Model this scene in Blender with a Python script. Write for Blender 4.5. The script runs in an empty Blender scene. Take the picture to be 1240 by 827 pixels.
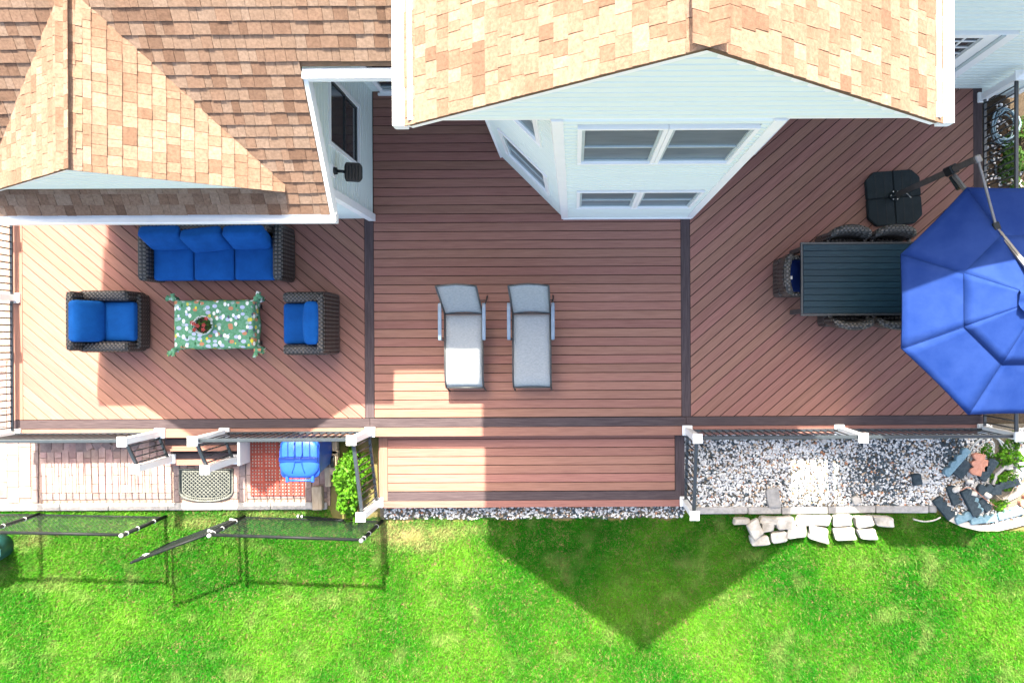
import bpy, bmesh, math, random
import numpy as np
from mathutils import Vector, Matrix, Euler, noise as mnoise
R = math.radians
rng = random.Random(7)
nrg = np.random.default_rng(11)
scene = bpy.context.scene
COL = scene.collection

# ------------------------------------------------------------------ camera, sky, sun, exposure
H, F, NU, NV, ROLL = 11.9, 878.0, 696.0, 412.0, R(0.3)     # drone looking straight down, deck top is z = 0
cam = bpy.data.cameras.new('camera'); camo = bpy.data.objects.new('camera', cam); COL.objects.link(camo)
camo.location = (0, 0, H); camo.rotation_euler = (0, 0, -ROLL)
cam.sensor_width = 36; cam.lens = F / 1240 * 36
cam.shift_x = -(NU - 620) / 1240; cam.shift_y = (NV - 413.5) / 1240
cam.clip_start = 0.1; cam.clip_end = 500
scene.camera = camo
SUN_EL, SUN_DX = R(45.9), 0.03
sd = Vector((SUN_DX, -1, 0)).normalized() * math.cos(SUN_EL) + Vector((0, 0, -math.sin(SUN_EL)))
world = bpy.data.worlds.new('World'); scene.world = world; world.use_nodes = True
wn = world.node_tree.nodes; wl = world.node_tree.links
sky = wn.new('ShaderNodeTexSky'); sky.sky_type = 'NISHITA'; sky.sun_disc = False
sky.sun_elevation = SUN_EL; sky.sun_rotation = math.atan2(-sd.x, -sd.y)
sky.air_density = 0.6; sky.dust_density = 4.0; sky.ozone_density = 0.4; sky.altitude = 0
wl.new(sky.outputs[0], wn['Background'].inputs[0]); wn['Background'].inputs[1].default_value = 0.15
sl = bpy.data.lights.new('sun', 'SUN'); sl.energy = 3.75; sl.angle = R(0.6); sl.color = (1.0, 0.96, 0.94)
so = bpy.data.objects.new('sun', sl); COL.objects.link(so)
so.rotation_euler = sd.to_track_quat('-Z', 'Y').to_euler(); so.location = (0, 12, 14)
vs = scene.view_settings
vs.view_transform = 'Standard'; vs.look = 'None'; vs.exposure = 2.7; vs.gamma = 1.0; vs.use_curve_mapping = False
vs.use_white_balance = True; vs.white_balance_temperature = 7400; vs.white_balance_tint = 4
scene.cycles.max_bounces = 6; scene.cycles.diffuse_bounces = 4

def P(u, v, z=0.0):
    """ground-plan point (X, Y) at height z of something the plan shows at u, v"""
    s = (H - z) / F; a, b = (u - NU) * s, (v - NV) * s
    c, k = math.cos(ROLL), math.sin(ROLL)
    return (a * c - b * k, -(a * k + b * c))
def PX(u, v, z=0.0): return P(u, v, z)[0]
def PY(u, v, z=0.0): return P(u, v, z)[1]

# ------------------------------------------------------------------ materials
def mat(name, c1, c2=None, scale=8.0, stretch=(1, 1, 1), rough=0.7, bump=0.0, bscale=None, rand=0.0, hrand=0.0, metal=0.0,
        detail=4.0, attr=None, spec=None, trans=0.0, ramp=(0.35, 0.65), coat=0.0, sheen=0.0):
    m = bpy.data.materials.new(name); m.use_nodes = True
    n = m.node_tree.nodes; l = m.node_tree.links; b = n['Principled BSDF']
    b.inputs['Roughness'].default_value = rough; b.inputs['Metallic'].default_value = metal
    if spec is None and rough >= 0.5: spec = 0.12
    if spec is not None: b.inputs['Specular IOR Level'].default_value = spec
    if coat: b.inputs['Coat Weight'].default_value = coat
    if sheen: b.inputs['Sheen Weight'].default_value = sheen
    tc = n.new('ShaderNodeTexCoord'); mp = n.new('ShaderNodeMapping'); mp.inputs['Scale'].default_value = stretch
    oi = n.new('ShaderNodeObjectInfo')
    add = n.new('ShaderNodeVectorMath'); add.operation = 'MULTIPLY_ADD'
    add.inputs[1].default_value = (37, 53, 71)
    l.new(oi.outputs['Random'], add.inputs[0]); l.new(tc.outputs['Object'], add.inputs[2])
    l.new(add.outputs[0], mp.inputs['Vector'])
    nz = n.new('ShaderNodeTexNoise'); nz.inputs['Scale'].default_value = scale; nz.inputs['Detail'].default_value = detail
    nz.inputs['Roughness'].default_value = 0.65
    l.new(mp.outputs[0], nz.inputs['Vector'])
    cr = n.new('ShaderNodeValToRGB'); cr.color_ramp.elements[0].position = ramp[0]; cr.color_ramp.elements[1].position = ramp[1]
    cr.color_ramp.elements[0].color = (*c1, 1); cr.color_ramp.elements[1].color = (*(c2 or c1), 1)
    l.new(nz.outputs['Fac'], cr.inputs[0]); out = cr.outputs[0]
    if attr:
        at = n.new('ShaderNodeAttribute'); at.attribute_name = attr
        mx = n.new('ShaderNodeMix'); mx.data_type = 'RGBA'; mx.blend_type = 'MULTIPLY'; mx.inputs['Factor'].default_value = 1
        l.new(out, mx.inputs['A']); l.new(at.outputs['Color'], mx.inputs['B']); out = mx.outputs['Result']
    if rand or hrand:
        hs = n.new('ShaderNodeHueSaturation')
        r1 = n.new('ShaderNodeMapRange'); r1.inputs['To Min'].default_value = 1 - rand; r1.inputs['To Max'].default_value = 1 + rand
        l.new(oi.outputs['Random'], r1.inputs[0]); l.new(r1.outputs[0], hs.inputs['Value'])
        if hrand:
            wn_ = n.new('ShaderNodeTexWhiteNoise'); wn_.noise_dimensions = '1D'; l.new(oi.outputs['Random'], wn_.inputs['W'])
            r2 = n.new('ShaderNodeMapRange'); r2.inputs['To Min'].default_value = 0.5 - hrand; r2.inputs['To Max'].default_value = 0.5 + hrand
            l.new(wn_.outputs['Value'], r2.inputs[0]); l.new(r2.outputs[0], hs.inputs['Hue'])
        l.new(out, hs.inputs['Color']); out = hs.outputs[0]
    l.new(out, b.inputs['Base Color'])
    if bump:
        n2 = nz
        if bscale:
            n2 = n.new('ShaderNodeTexNoise'); n2.inputs['Scale'].default_value = bscale; n2.inputs['Detail'].default_value = 3
            l.new(mp.outputs[0], n2.inputs['Vector'])
        bp = n.new('ShaderNodeBump'); bp.inputs['Strength'].default_value = bump; bp.inputs['Distance'].default_value = 0.01
        l.new(n2.outputs['Fac'], bp.inputs['Height']); l.new(bp.outputs[0], b.inputs['Normal'])
    if trans:
        tr = n.new('ShaderNodeBsdfTranslucent'); ms = n.new('ShaderNodeMixShader'); ms.inputs[0].default_value = trans
        l.new(out, tr.inputs['Color']); l.new(b.outputs[0], ms.inputs[1]); l.new(tr.outputs[0], ms.inputs[2])
        l.new(ms.outputs[0], n['Material Output'].inputs['Surface'])
    return m

def wicker_mat():
    m = mat('wicker', (0.012, 0.010, 0.009), (0.035, 0.028, 0.024), scale=30, rough=0.42)
    n = m.node_tree.nodes; l = m.node_tree.links; b = n['Principled BSDF']
    tc = n.new('ShaderNodeTexCoord'); geo = n.new('ShaderNodeNewGeometry')
    # triplanar-free weave: two crossed waves on object coordinates (x+y, z) and (x-y)
    def wave(sc, axis):
        sx = n.new('ShaderNodeSeparateXYZ'); l.new(tc.outputs['Object'], sx.inputs[0])
        mu = n.new('ShaderNodeMath'); mu.operation = 'MULTIPLY'; mu.inputs[1].default_value = sc; l.new(sx.outputs[axis], mu.inputs[0])
        s_ = n.new('ShaderNodeMath'); s_.operation = 'SINE'; l.new(mu.outputs[0], s_.inputs[0]); return s_.outputs[0]
    k = 2 * math.pi / 0.062
    def mul(a, c):
        q = n.new('ShaderNodeMath'); q.operation = 'MULTIPLY'; l.new(a, q.inputs[0]); l.new(c, q.inputs[1]); return q.outputs[0]
    def addn(a, c):
        q = n.new('ShaderNodeMath'); q.operation = 'ADD'; l.new(a, q.inputs[0]); l.new(c, q.inputs[1]); return q.outputs[0]
    wx, wy, wz = wave(k, 0), wave(k, 1), wave(k, 2)
    hgt = addn(addn(mul(wx, wy), mul(wy, wz)), mul(wx, wz))
    cr = n.new('ShaderNodeValToRGB'); cr.color_ramp.elements[0].position = 0.35; cr.color_ramp.elements[1].position = 0.75
    cr.color_ramp.elements[0].color = (0.010, 0.009, 0.009, 1); cr.color_ramp.elements[1].color = (0.085, 0.074, 0.068, 1)
    mr = n.new('ShaderNodeMapRange'); mr.inputs[1].default_value = -1; mr.inputs[2].default_value = 1; l.new(hgt, mr.inputs[0])
    l.new(mr.outputs[0], cr.inputs[0]); l.new(cr.outputs[0], b.inputs['Base Color'])
    bp = n.new('ShaderNodeBump'); bp.inputs['Strength'].default_value = 0.9; bp.inputs['Distance'].default_value = 0.012
    l.new(mr.outputs[0], bp.inputs['Height']); l.new(bp.outputs[0], b.inputs['Normal'])
    return m

def cloth_print_mat():
    m = mat('printed_cloth', (0.08, 0.235, 0.115), (0.15, 0.335, 0.20), scale=30, rough=0.8)
    n = m.node_tree.nodes; l = m.node_tree.links; b = n['Principled BSDF']
    tc = n.new('ShaderNodeTexCoord')
    base = [x for x in n if x.type == 'VALTORGB'][0].outputs[0]
    def blobs(scale, seed, rad, cols, stretch):
        nonlocal base
        mp = n.new('ShaderNodeMapping'); mp.inputs['Location'].default_value = (seed, seed * 1.7, seed * 0.3); mp.inputs['Scale'].default_value = stretch
        l.new(tc.outputs['Object'], mp.inputs[0])
        vo = n.new('ShaderNodeTexVoronoi'); vo.inputs['Scale'].default_value = scale; vo.inputs['Randomness'].default_value = 0.85
        l.new(mp.outputs[0], vo.inputs['Vector'])
        lt = n.new('ShaderNodeMath'); lt.operation = 'LESS_THAN'; lt.inputs[1].default_value = rad; l.new(vo.outputs['Distance'], lt.inputs[0])
        cr = n.new('ShaderNodeValToRGB'); cr.color_ramp.interpolation = 'CONSTANT'
        for i, c in enumerate(cols):
            e = cr.color_ramp.elements[i] if i < 2 else cr.color_ramp.elements.new(i / len(cols))
            e.position = i / len(cols); e.color = (*c, 1)
        sp = n.new('ShaderNodeSeparateColor'); l.new(vo.outputs['Color'], sp.inputs[0]); l.new(sp.outputs[0], cr.inputs[0])
        mx = n.new('ShaderNodeMix'); mx.data_type = 'RGBA'; l.new(lt.outputs[0], mx.inputs['Factor'])
        l.new(base, mx.inputs['A']); l.new(cr.outputs[0], mx.inputs['B']); base = mx.outputs['Result']
    blobs(9, 3.1, 0.36, [(0.45, 0.47, 0.62), (0.50, 0.22, 0.12), (0.30, 0.42, 0.36)], (1, 1.3, 1))
    blobs(10, 7.7, 0.22, [(0.04, 0.13, 0.06), (0.10, 0.10, 0.14)], (1.4, 0.8, 1))
    blobs(9.5, 1.3, 0.30, [(0.8, 0.8, 0.78), (0.68, 0.60, 0.06), (0.8, 0.78, 0.7), (0.55, 0.50, 0.10)], (1.2, 0.9, 1))
    l.new(base, b.inputs['Base Color'])
    return m

MT = {}
MT['deck'] = mat('composite_decking', (0.185, 0.086, 0.066), (0.322, 0.163, 0.129), scale=5, stretch=(0.5, 14, 4), rough=0.55, rand=0.10, hrand=0.008, bump=0.12, detail=6, ramp=(0.2, 0.8))
MT['border'] = mat('dark_border_decking', (0.046, 0.033, 0.036), (0.080, 0.060, 0.063), scale=5, stretch=(0.6, 14, 4), rough=0.5, rand=0.08, bump=0.1)
MT['under'] = mat('deck_joists', (0.02, 0.012, 0.01), (0.03, 0.02, 0.015), rough=0.9)
MT['siding'] = mat('vinyl_siding', (0.685, 0.755, 0.715), (0.705, 0.77, 0.73), scale=1.2, stretch=(1, 1, 1), rough=0.5, rand=0.012)
MT['trim'] = mat('white_trim', (0.80, 0.81, 0.81), (0.84, 0.84, 0.84), scale=4, rough=0.4)
MT['gutter'] = mat('white_gutter', (0.72, 0.75, 0.78), (0.80, 0.82, 0.83), scale=3, stretch=(1, 1, 5), rough=0.35)
MT['post'] = mat('white_vinyl_post', (0.78, 0.79, 0.80), (0.82, 0.82, 0.82), scale=5, rough=0.35)
MT['rail'] = mat('black_rail_metal', (0.020, 0.027, 0.033), (0.028, 0.036, 0.043), scale=9, rough=0.35, spec=0.7)
MT['shingle'] = mat('asphalt_shingle', (0.62, 0.60, 0.58), (1.36, 1.34, 1.32), scale=32, rough=0.95, attr='tone', bump=0.5, bscale=160, ramp=(0.2, 0.8))
MT['roofcore'] = mat('roof_underlay', (0.12, 0.08, 0.05), (0.16, 0.10, 0.07), rough=0.95)
MT['glass'] = mat('window_glass', (0.085, 0.125, 0.145), (0.13, 0.175, 0.195), scale=2, stretch=(1, 1, 6), rough=0.3, spec=0.35)
MT['darkglass'] = mat('dark_window_glass', (0.018, 0.026, 0.028), (0.03, 0.04, 0.045), scale=2, rough=0.1, spec=0.8)
MT['sash'] = mat('grey_sash', (0.40, 0.47, 0.48), (0.45, 0.52, 0.53), rough=0.45)
MT['blackplastic'] = mat('black_plastic', (0.006, 0.009, 0.011), (0.010, 0.014, 0.016), scale=12, rough=0.4, spec=0.25)
MT['basep'] = mat('umbrella_base_plastic', (0.009, 0.016, 0.019), (0.015, 0.023, 0.027), scale=6, rough=0.5, bump=0.1)
MT['blue'] = mat('blue_cushion_fabric', (0.001, 0.060, 0.235), (0.002, 0.078, 0.29), scale=5, rough=0.85, bump=0.35, bscale=220, rand=0.06)
MT['navy'] = mat('navy_cushion_fabric', (0.002, 0.012, 0.075), (0.004, 0.018, 0.10), scale=9, rough=0.85, bump=0.3, bscale=200)
MT['canopy'] = mat('blue_canopy_fabric', (0.006, 0.027, 0.140), (0.013, 0.039, 0.168), scale=2.5, rough=0.8, bump=0.35, bscale=7, trans=0.06)
MT['wicker'] = wicker_mat()
MT['sling'] = mat('grey_sling_mesh', (0.235, 0.26, 0.275), (0.33, 0.35, 0.365), scale=45, stretch=(0.6, 3, 1), rough=0.6, bump=0.25, bscale=150)
MT['frame'] = mat('charcoal_frame', (0.03, 0.034, 0.037), (0.05, 0.054, 0.057), scale=10, rough=0.4)
MT['armrest'] = mat('slate_blue_armrest', (0.14, 0.20, 0.27), (0.19, 0.25, 0.33), scale=10, rough=0.4)
MT['table'] = mat('dark_slat_table', (0.004, 0.022, 0.034), (0.009, 0.036, 0.052), scale=6, stretch=(0.7, 10, 4), rough=0.45, spec=0.25, rand=0.1, bump=0.15)
MT['alu'] = mat('bronze_grey_mast', (0.075, 0.065, 0.06), (0.10, 0.09, 0.085), scale=8, rough=0.4, metal=0.3)
MT['steel'] = mat('grey_boom_metal', (0.15, 0.14, 0.135), (0.20, 0.19, 0.185), scale=8, rough=0.35, metal=0.4)
MT['cloth'] = cloth_print_mat()
MT['pot'] = mat('pale_pot', (0.45, 0.50, 0.46), (0.55, 0.58, 0.54), scale=10, rough=0.5)
MT['soil'] = mat('soil', (0.035, 0.026, 0.018), (0.07, 0.052, 0.036), scale=40, rough=0.95, bump=0.6)
MT['leaf'] = mat('bright_leaf', (0.035, 0.12, 0.008), (0.10, 0.27, 0.02), scale=6, rough=0.5, trans=0.35, attr='tone')
MT['leafdark'] = mat('deep_leaf', (0.018, 0.055, 0.010), (0.05, 0.12, 0.02), scale=6, rough=0.5, trans=0.3, attr='tone')
MT['petal'] = mat('red_petal', (0.28, 0.025, 0.03), (0.42, 0.07, 0.06), scale=20, rough=0.6)
MT['stem'] = mat('woody_stem', (0.09, 0.055, 0.03), (0.15, 0.09, 0.05), scale=30, rough=0.9)
MT['paver'] = mat('pink_paver', (0.255, 0.165, 0.148), (0.36, 0.255, 0.230), scale=7, rough=0.9, rand=0.16, hrand=0.015, bump=0.4, bscale=60)
MT['paverg'] = mat('grey_paver', (0.16, 0.12, 0.115), (0.24, 0.185, 0.175), scale=9, rough=0.9, rand=0.14, bump=0.4, bscale=60)
MT['bed'] = mat('joint_sand', (0.17, 0.12, 0.10), (0.30, 0.22, 0.18), scale=30, rough=0.95, bump=0.5)
MT['conc'] = mat('concrete_edging', (0.23, 0.225, 0.22), (0.33, 0.32, 0.31), scale=14, rough=0.9, rand=0.1, bump=0.5, bscale=60)
MT['stone'] = mat('white_limestone', (0.26, 0.24, 0.21), (0.46, 0.435, 0.40), scale=5, rough=0.9, rand=0.08, bump=0.8, bscale=14, detail=6)
MT['pebble'] = mat('pebble', (0.8, 0.8, 0.8), (1.1, 1.1, 1.1), scale=40, rough=0.7, attr='tone')
MT['gravelbed'] = mat('gravel_bed', (0.09, 0.08, 0.065), (0.18, 0.16, 0.13), scale=60, rough=0.95, bump=0.6)
MT['blade'] = mat('grass_blade', (0.85, 0.85, 0.85), (1.1, 1.1, 1.1), scale=3, rough=0.6, attr='tone', trans=0.3)
MT['bluebin'] = mat('blue_bin_plastic', (0.006, 0.065, 0.40), (0.008, 0.075, 0.45), scale=5, rough=0.45)
MT['bluedark'] = mat('blue_bin_strap', (0.004, 0.045, 0.28), (0.005, 0.05, 0.32), scale=5, rough=0.4)
MT['redmat'] = mat('red_rubber_mat', (0.20, 0.042, 0.032), (0.28, 0.065, 0.048), scale=6, rough=0.75, rand=0.05)
MT['greymat'] = mat('grey_cast_mat', (0.085, 0.090, 0.080), (0.16, 0.165, 0.15), scale=25, rough=0.8, bump=0.4)
MT['galv'] = mat('vinyl_coated_wire', (0.012, 0.016, 0.015), (0.02, 0.025, 0.024), scale=9, rough=0.4)
MT['zinc'] = mat('zinc_fitting', (0.45, 0.46, 0.47), (0.60, 0.60, 0.60), scale=20, rough=0.4, metal=0.5)
MT['blackcoat'] = mat('black_coated_pipe', (0.007, 0.009, 0.010), (0.012, 0.014, 0.015), scale=9, rough=0.5)
MT['slate'] = mat('dark_edging_block', (0.022, 0.036, 0.046), (0.045, 0.062, 0.074), scale=18, rough=0.75, bump=0.6, bscale=50)
MT['bluegrey'] = mat('blue_grey_edging_block', (0.11, 0.20, 0.25), (0.17, 0.27, 0.32), scale=18, rough=0.75, bump=0.6, bscale=50)
MT['terra'] = mat('terracotta_block', (0.36, 0.16, 0.11), (0.46, 0.23, 0.17), scale=18, rough=0.8, bump=0.6, bscale=50)
MT['egg'] = mat('white_smooth_stone', (0.40, 0.375, 0.34), (0.52, 0.49, 0.45), scale=12, rough=0.5)
MT['hose'] = mat('grey_hose', (0.30, 0.33, 0.34), (0.40, 0.43, 0.43), scale=20, rough=0.5)
MT['bluehose'] = mat('pale_blue_hose', (0.13, 0.22, 0.27), (0.19, 0.28, 0.32), scale=20, rough=0.45)
MT['wood'] = mat('weathered_wood', (0.30, 0.23, 0.16), (0.42, 0.34, 0.25), scale=7, stretch=(1, 8, 4), rough=0.85, rand=0.1, bump=0.3)
MT['green'] = mat('dark_green_plastic', (0.008, 0.05, 0.055), (0.012, 0.065, 0.07), scale=6, rough=0.45)
MT['label'] = mat('white_tag', (0.75, 0.75, 0.75), (0.8, 0.8, 0.8), rough=0.6)

def ground_mat():
    m = mat('lawn_soil', (0.10, 0.105, 0.03), (0.19, 0.15, 0.07), scale=1.6, rough=0.95, bump=0.6, bscale=60, detail=8)
    return m
MT['lawn'] = ground_mat()

# ------------------------------------------------------------------ mesh builder
class MB:
    def __init__(self): self.v = []; self.f = []; self.tone = None
    def _add(self, vs, fs):
        o = len(self.v); self.v += [tuple(p) for p in vs]; self.f += [tuple(i + o for i in q) for q in fs]; return self
    def box(self, c, s, rz=0.0, M=None):
        x, y, z = s[0] / 2, s[1] / 2, s[2] / 2
        vs = [Vector((a * x, b * y, d * z)) for d in (-1, 1) for b in (-1, 1) for a in (-1, 1)]
        m = M if M is not None else Matrix.Rotation(rz, 3, 'Z')
        vs = [m @ p + Vector(c) for p in vs]
        return self._add(vs, [(0, 2, 3, 1), (4, 5, 7, 6), (0, 1, 5, 4), (2, 6, 7, 3), (0, 4, 6, 2), (1, 3, 7, 5)])
    def span(self, a, b):
        return self.box([(a[i] + b[i]) / 2 for i in range(3)], [abs(b[i] - a[i]) for i in range(3)])
    def prism(self, poly, z0, z1, M=None):
        n = len(poly); m = M or Matrix.Identity(4)
        vs = [m @ Vector((p[0], p[1], z0)) for p in poly] + [m @ Vector((p[0], p[1], z1)) for p in poly]
        fs = [tuple(range(n - 1, -1, -1)), tuple(range(n, 2 * n))] + [(i, (i + 1) % n, n + (i + 1) % n, n + i) for i in range(n)]
        return self._add(vs, fs)
    def bar(self, a, b, w, t, up=(0, 0, 1)):
        a, b = Vector(a), Vector(b); d = b - a; L = d.length; d.normalize(); up = Vector(up)
        if abs(d.dot(up)) > 0.98: up = Vector((0, 1, 0))
        s = d.cross(up).normalized(); u = s.cross(d)
        M = Matrix((d, s, u)).transposed()
        return self.box((a + b) / 2, (L, w, t), M=M)
    def tube(self, pts, r, n=6, closed=False, cap=True):
        pts = [Vector(p) for p in pts]; k = len(pts); vs = []; fs = []; prev = None
        rr = r if isinstance(r, (list, tuple)) else [r] * k
        for i, p in enumerate(pts):
            if closed: d = pts[(i + 1) % k] - pts[i - 1]
            else: d = pts[min(i + 1, k - 1)] - pts[max(i - 1, 0)]
            if d.length < 1e-9: d = Vector((0, 0, 1))
            d.normalize()
            if prev is None: prev = d.orthogonal().normalized()
            s = prev - d * prev.dot(d)
            s = s.normalized() if s.length > 1e-6 else d.orthogonal().normalized()
            prev = s; t = d.cross(s)
            for j in range(n):
                a = 2 * math.pi * j / n; vs.append(p + (s * math.cos(a) + t * math.sin(a)) * rr[i])
        m = k if closed else k - 1
        for i in range(m):
            for j in range(n):
                a = i * n + j; b = i * n + (j + 1) % n; c = ((i + 1) % k) * n + (j + 1) % n; d = ((i + 1) % k) * n + j
                fs.append((a, b, c, d))
        if cap and not closed: fs += [tuple(range(n - 1, -1, -1)), tuple(range((k - 1) * n, k * n))]
        return self._add(vs, fs)
    def lathe(self, prof, c=(0, 0, 0), n=20):
        vs = []; fs = []; k = len(prof)
        for r, z in prof:
            for j in range(n):
                a = 2 * math.pi * j / n; vs.append((c[0] + r * math.cos(a), c[1] + r * math.sin(a), c[2] + z))
        for i in range(k - 1):
            for j in range(n): fs.append((i * n + j, i * n + (j + 1) % n, (i + 1) * n + (j + 1) % n, (i + 1) * n + j))
        fs += [tuple(range(n - 1, -1, -1)), tuple(range((k - 1) * n, k * n))]
        return self._add(vs, fs)
    def rbox(self, c, s, r, n=7, puff=0.0, M=None, warp=None):
        """rounded, optionally puffed box (a cushion)"""
        hx, hy, hz = s[0] / 2, s[1] / 2, s[2] / 2; r = min(r, hx, hy, hz) ; idx = {}; vs = []; fs = []
        def vid(a, b, d):
            key = (a, b, d)
            if key not in idx:
                q = Vector((a / n * 2 - 1, b / n * 2 - 1, d / n * 2 - 1))
                q = Vector([math.copysign(abs(t) ** 0.8, t) for t in q])
                p = Vector((q.x * hx, q.y * hy, q.z * hz))
                inn = Vector((max(-hx + r, min(hx - r, p.x)), max(-hy + r, min(hy - r, p.y)), max(-hz + r, min(hz - r, p.z))))
                d_ = p - inn
                if d_.length > 1e-9: p = inn + d_.normalized() * min(r, d_.length) if d_.length > r else p
                if puff: p.z += q.z * puff * (1 - q.x ** 2) * (1 - q.y ** 2)
                if warp: p = warp(p)
                if M is not None: p = M @ p
                idx[key] = len(vs); vs.append(p + Vector(c))
            return idx[key]
        for a in range(n):
            for b in range(n):
                fs.append((vid(a, b, 0), vid(a, b + 1, 0), vid(a + 1, b + 1, 0), vid(a + 1, b, 0)))
                fs.append((vid(a, b, n), vid(a + 1, b, n), vid(a + 1, b + 1, n), vid(a, b + 1, n)))
                fs.append((vid(a, 0, b), vid(a + 1, 0, b), vid(a + 1, 0, b + 1), vid(a, 0, b + 1)))
                fs.append((vid(a, n, b), vid(a, n, b + 1), vid(a + 1, n, b + 1), vid(a + 1, n, b)))
                fs.append((vid(0, a, b), vid(0, a, b + 1), vid(0, a + 1, b + 1), vid(0, a + 1, b)))
                fs.append((vid(n, a, b), vid(n, a + 1, b), vid(n, a + 1, b + 1), vid(n, a, b + 1)))
        return self._add(vs, fs)
    def mesh(self, name, mt, smooth=False, bevel=0.0, seg=1):
        me = bpy.data.meshes.new(name); me.from_pydata(self.v, [], self.f); me.update()
        if bevel:
            bm = bmesh.new(); bm.from_mesh(me)
            bmesh.ops.bevel(bm, geom=bm.edges[:], offset=bevel, segments=seg, affect='EDGES', clamp_overlap=True)
            bm.to_mesh(me); bm.free()
        if mt is not None: me.materials.append(MT[mt] if isinstance(mt, str) else mt)
        if smooth:
            me.polygons.foreach_set('use_smooth', [True] * len(me.polygons))
        return me
    def build(self, name, mt, parent=None, smooth=False, bevel=0.0, seg=1, loc=None, rz=None):
        o = bpy.data.objects.new(name, self.mesh(name, mt, smooth, bevel, seg)); COL.objects.link(o)
        if parent is not None: o.parent = parent
        if loc is not None: o.location = loc
        if rz is not None: o.rotation_euler = (0, 0, rz)
        return o

def tag(o, label=None, cat=None, group=None, kind=None):
    if label: o['label'] = label
    if cat: o['category'] = cat
    if group: o['group'] = group
    if kind: o['kind'] = kind
    return o
def thing(name, label, cat, loc=(0, 0, 0), rz=0.0, group=None):
    o = bpy.data.objects.new(name, None); COL.objects.link(o); o.location = loc; o.rotation_euler = (0, 0, rz)
    o.empty_display_size = 0.2
    return tag(o, label, cat, group)
def raw_mesh(name, V, Fa, mt, tone=None, smooth=False):
    """numpy arrays -> mesh with a per-vertex colour"""
    me = bpy.data.meshes.new(name); V = np.asarray(V, np.float32); Fa = np.asarray(Fa, np.int32); k = Fa.shape[1]
    me.vertices.add(len(V)); me.vertices.foreach_set('co', V.ravel())
    me.loops.add(Fa.size); me.loops.foreach_set('vertex_index', Fa.ravel())
    me.polygons.add(len(Fa)); me.polygons.foreach_set('loop_start', np.arange(0, Fa.size, k, dtype=np.int32))
    me.polygons.foreach_set('loop_total', np.full(len(Fa), k, np.int32))
    me.update(calc_edges=True)
    if tone is not None:
        at = me.color_attributes.new('tone', 'FLOAT_COLOR', 'POINT')
        c = np.ones((len(V), 4), np.float32); c[:, :3] = tone; at.data.foreach_set('color', c.ravel())
    if smooth: me.polygons.foreach_set('use_smooth', np.ones(len(Fa), bool))
    me.materials.append(MT[mt]); return me
def link(name, me, parent=None):
    o = bpy.data.objects.new(name, me); COL.objects.link(o)
    if parent is not None: o.parent = parent
    return o
def clip_poly(poly, a, b, c):
    """keep a*x + b*y <= c"""
    out = []
    for i in range(len(poly)):
        p, q = poly[i - 1], poly[i]; dp, dq = a * p[0] + b * p[1] - c, a * q[0] + b * q[1] - c
        if (dp <= 0) != (dq <= 0):
            t = dp / (dp - dq); out.append((p[0] + (q[0] - p[0]) * t, p[1] + (q[1] - p[1]) * t))
        if dq <= 0: out.append(q)
    return out
def set_tone(me, col):
    at = me.color_attributes.new('tone', 'FLOAT_COLOR', 'POINT')
    at.data.foreach_set('color', [x for _ in me.vertices for x in (*col, 1.0)])

ZG, ZP = -0.50, -0.22            # lawn level, lower platform level

# ------------------------------------------------------------------ ground and sheets
g = MB(); g._add([(-150, -150, ZG - 0.012), (150, -150, ZG - 0.012), (150, 150, ZG - 0.012), (-150, 150, ZG - 0.012)], [(0, 1, 2, 3)])
tag(g.build('ground', 'lawn'), 'wide green lawn ground around the house', None, None, 'structure')

# ------------------------------------------------------------------ the deck
DX0, DX1 = PX(15, 400), PX(1192, 400)
YF, YB_IN, YB_OUT = -1.565, -1.262, -1.412
XD1, XD2 = -3.37, 1.823                       # centres of the two dark divider boards
BW = 0.148
deck = thing('wooden_deck', 'long red brown composite deck with dark border boards across the back of the house', 'deck', (0, 0, ZG))
DK = Vector((0, 0, ZG))
def dboard(poly, mt='deck', name='deck_board', ang=0.0, z=0.0, th=0.025):
    """a board from a plan polygon; its own x axis runs along the board"""
    if len(poly) < 3: return
    cx = sum(p[0] for p in poly) / len(poly); cy = sum(p[1] for p in poly) / len(poly)
    ca, sa = math.cos(-ang), math.sin(-ang)
    loc = [((p[0] - cx) * ca - (p[1] - cy) * sa, (p[0] - cx) * sa + (p[1] - cy) * ca) for p in poly]
    ar = sum(loc[i - 1][0] * loc[i][1] - loc[i][0] * loc[i - 1][1] for i in range(len(loc))) / 2
    if abs(ar) < 0.003: return
    if ar < 0: loc = loc[::-1]
    b = MB().prism(loc, -th, 0)
    return b.build(name, mt, deck, bevel=0.0025, loc=(cx, cy, z - ZG + rng.uniform(-0.0012, 0.0012)), rz=ang)
def rect(x0, x1, y0, y1): return [(x0, y0), (x1, y0), (x1, y1), (x0, y1)]
def boards_h(x0, x1, y0, y1, pitch, z=0.0, gap=0.011):
    y = y0
    while y < y1 - 0.02:
        dboard(rect(x0, x1, y + gap / 2, min(y + pitch, y1) - gap / 2), z=z); y += pitch
def boards_d(x0, x1, y0, y1, slope, pitch, z=0.0, gap=0.011):
    d = Vector((math.cos(slope), math.sin(slope))); n = Vector((-d.y, d.x))
    cs = [n.dot(Vector(c)) for c in rect(x0, x1, y0, y1)]
    k = min(cs)
    while k < max(cs):
        c0, c1 = k + gap / 2, k + pitch - gap / 2
        quad = [d * -30 + n * c0, d * 30 + n * c0, d * 30 + n * c1, d * -30 + n * c1]
        p = [(q.x, q.y) for q in quad]
        p = clip_poly(p, 1, 0, x1); p = clip_poly(p, -1, 0, -x0); p = clip_poly(p, 0, 1, y1); p = clip_poly(p, 0, -1, -y0)
        if len(p) > 2: dboard(p, ang=slope, z=z)
        k += pitch
xl_in = DX0 + 0.165
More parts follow.
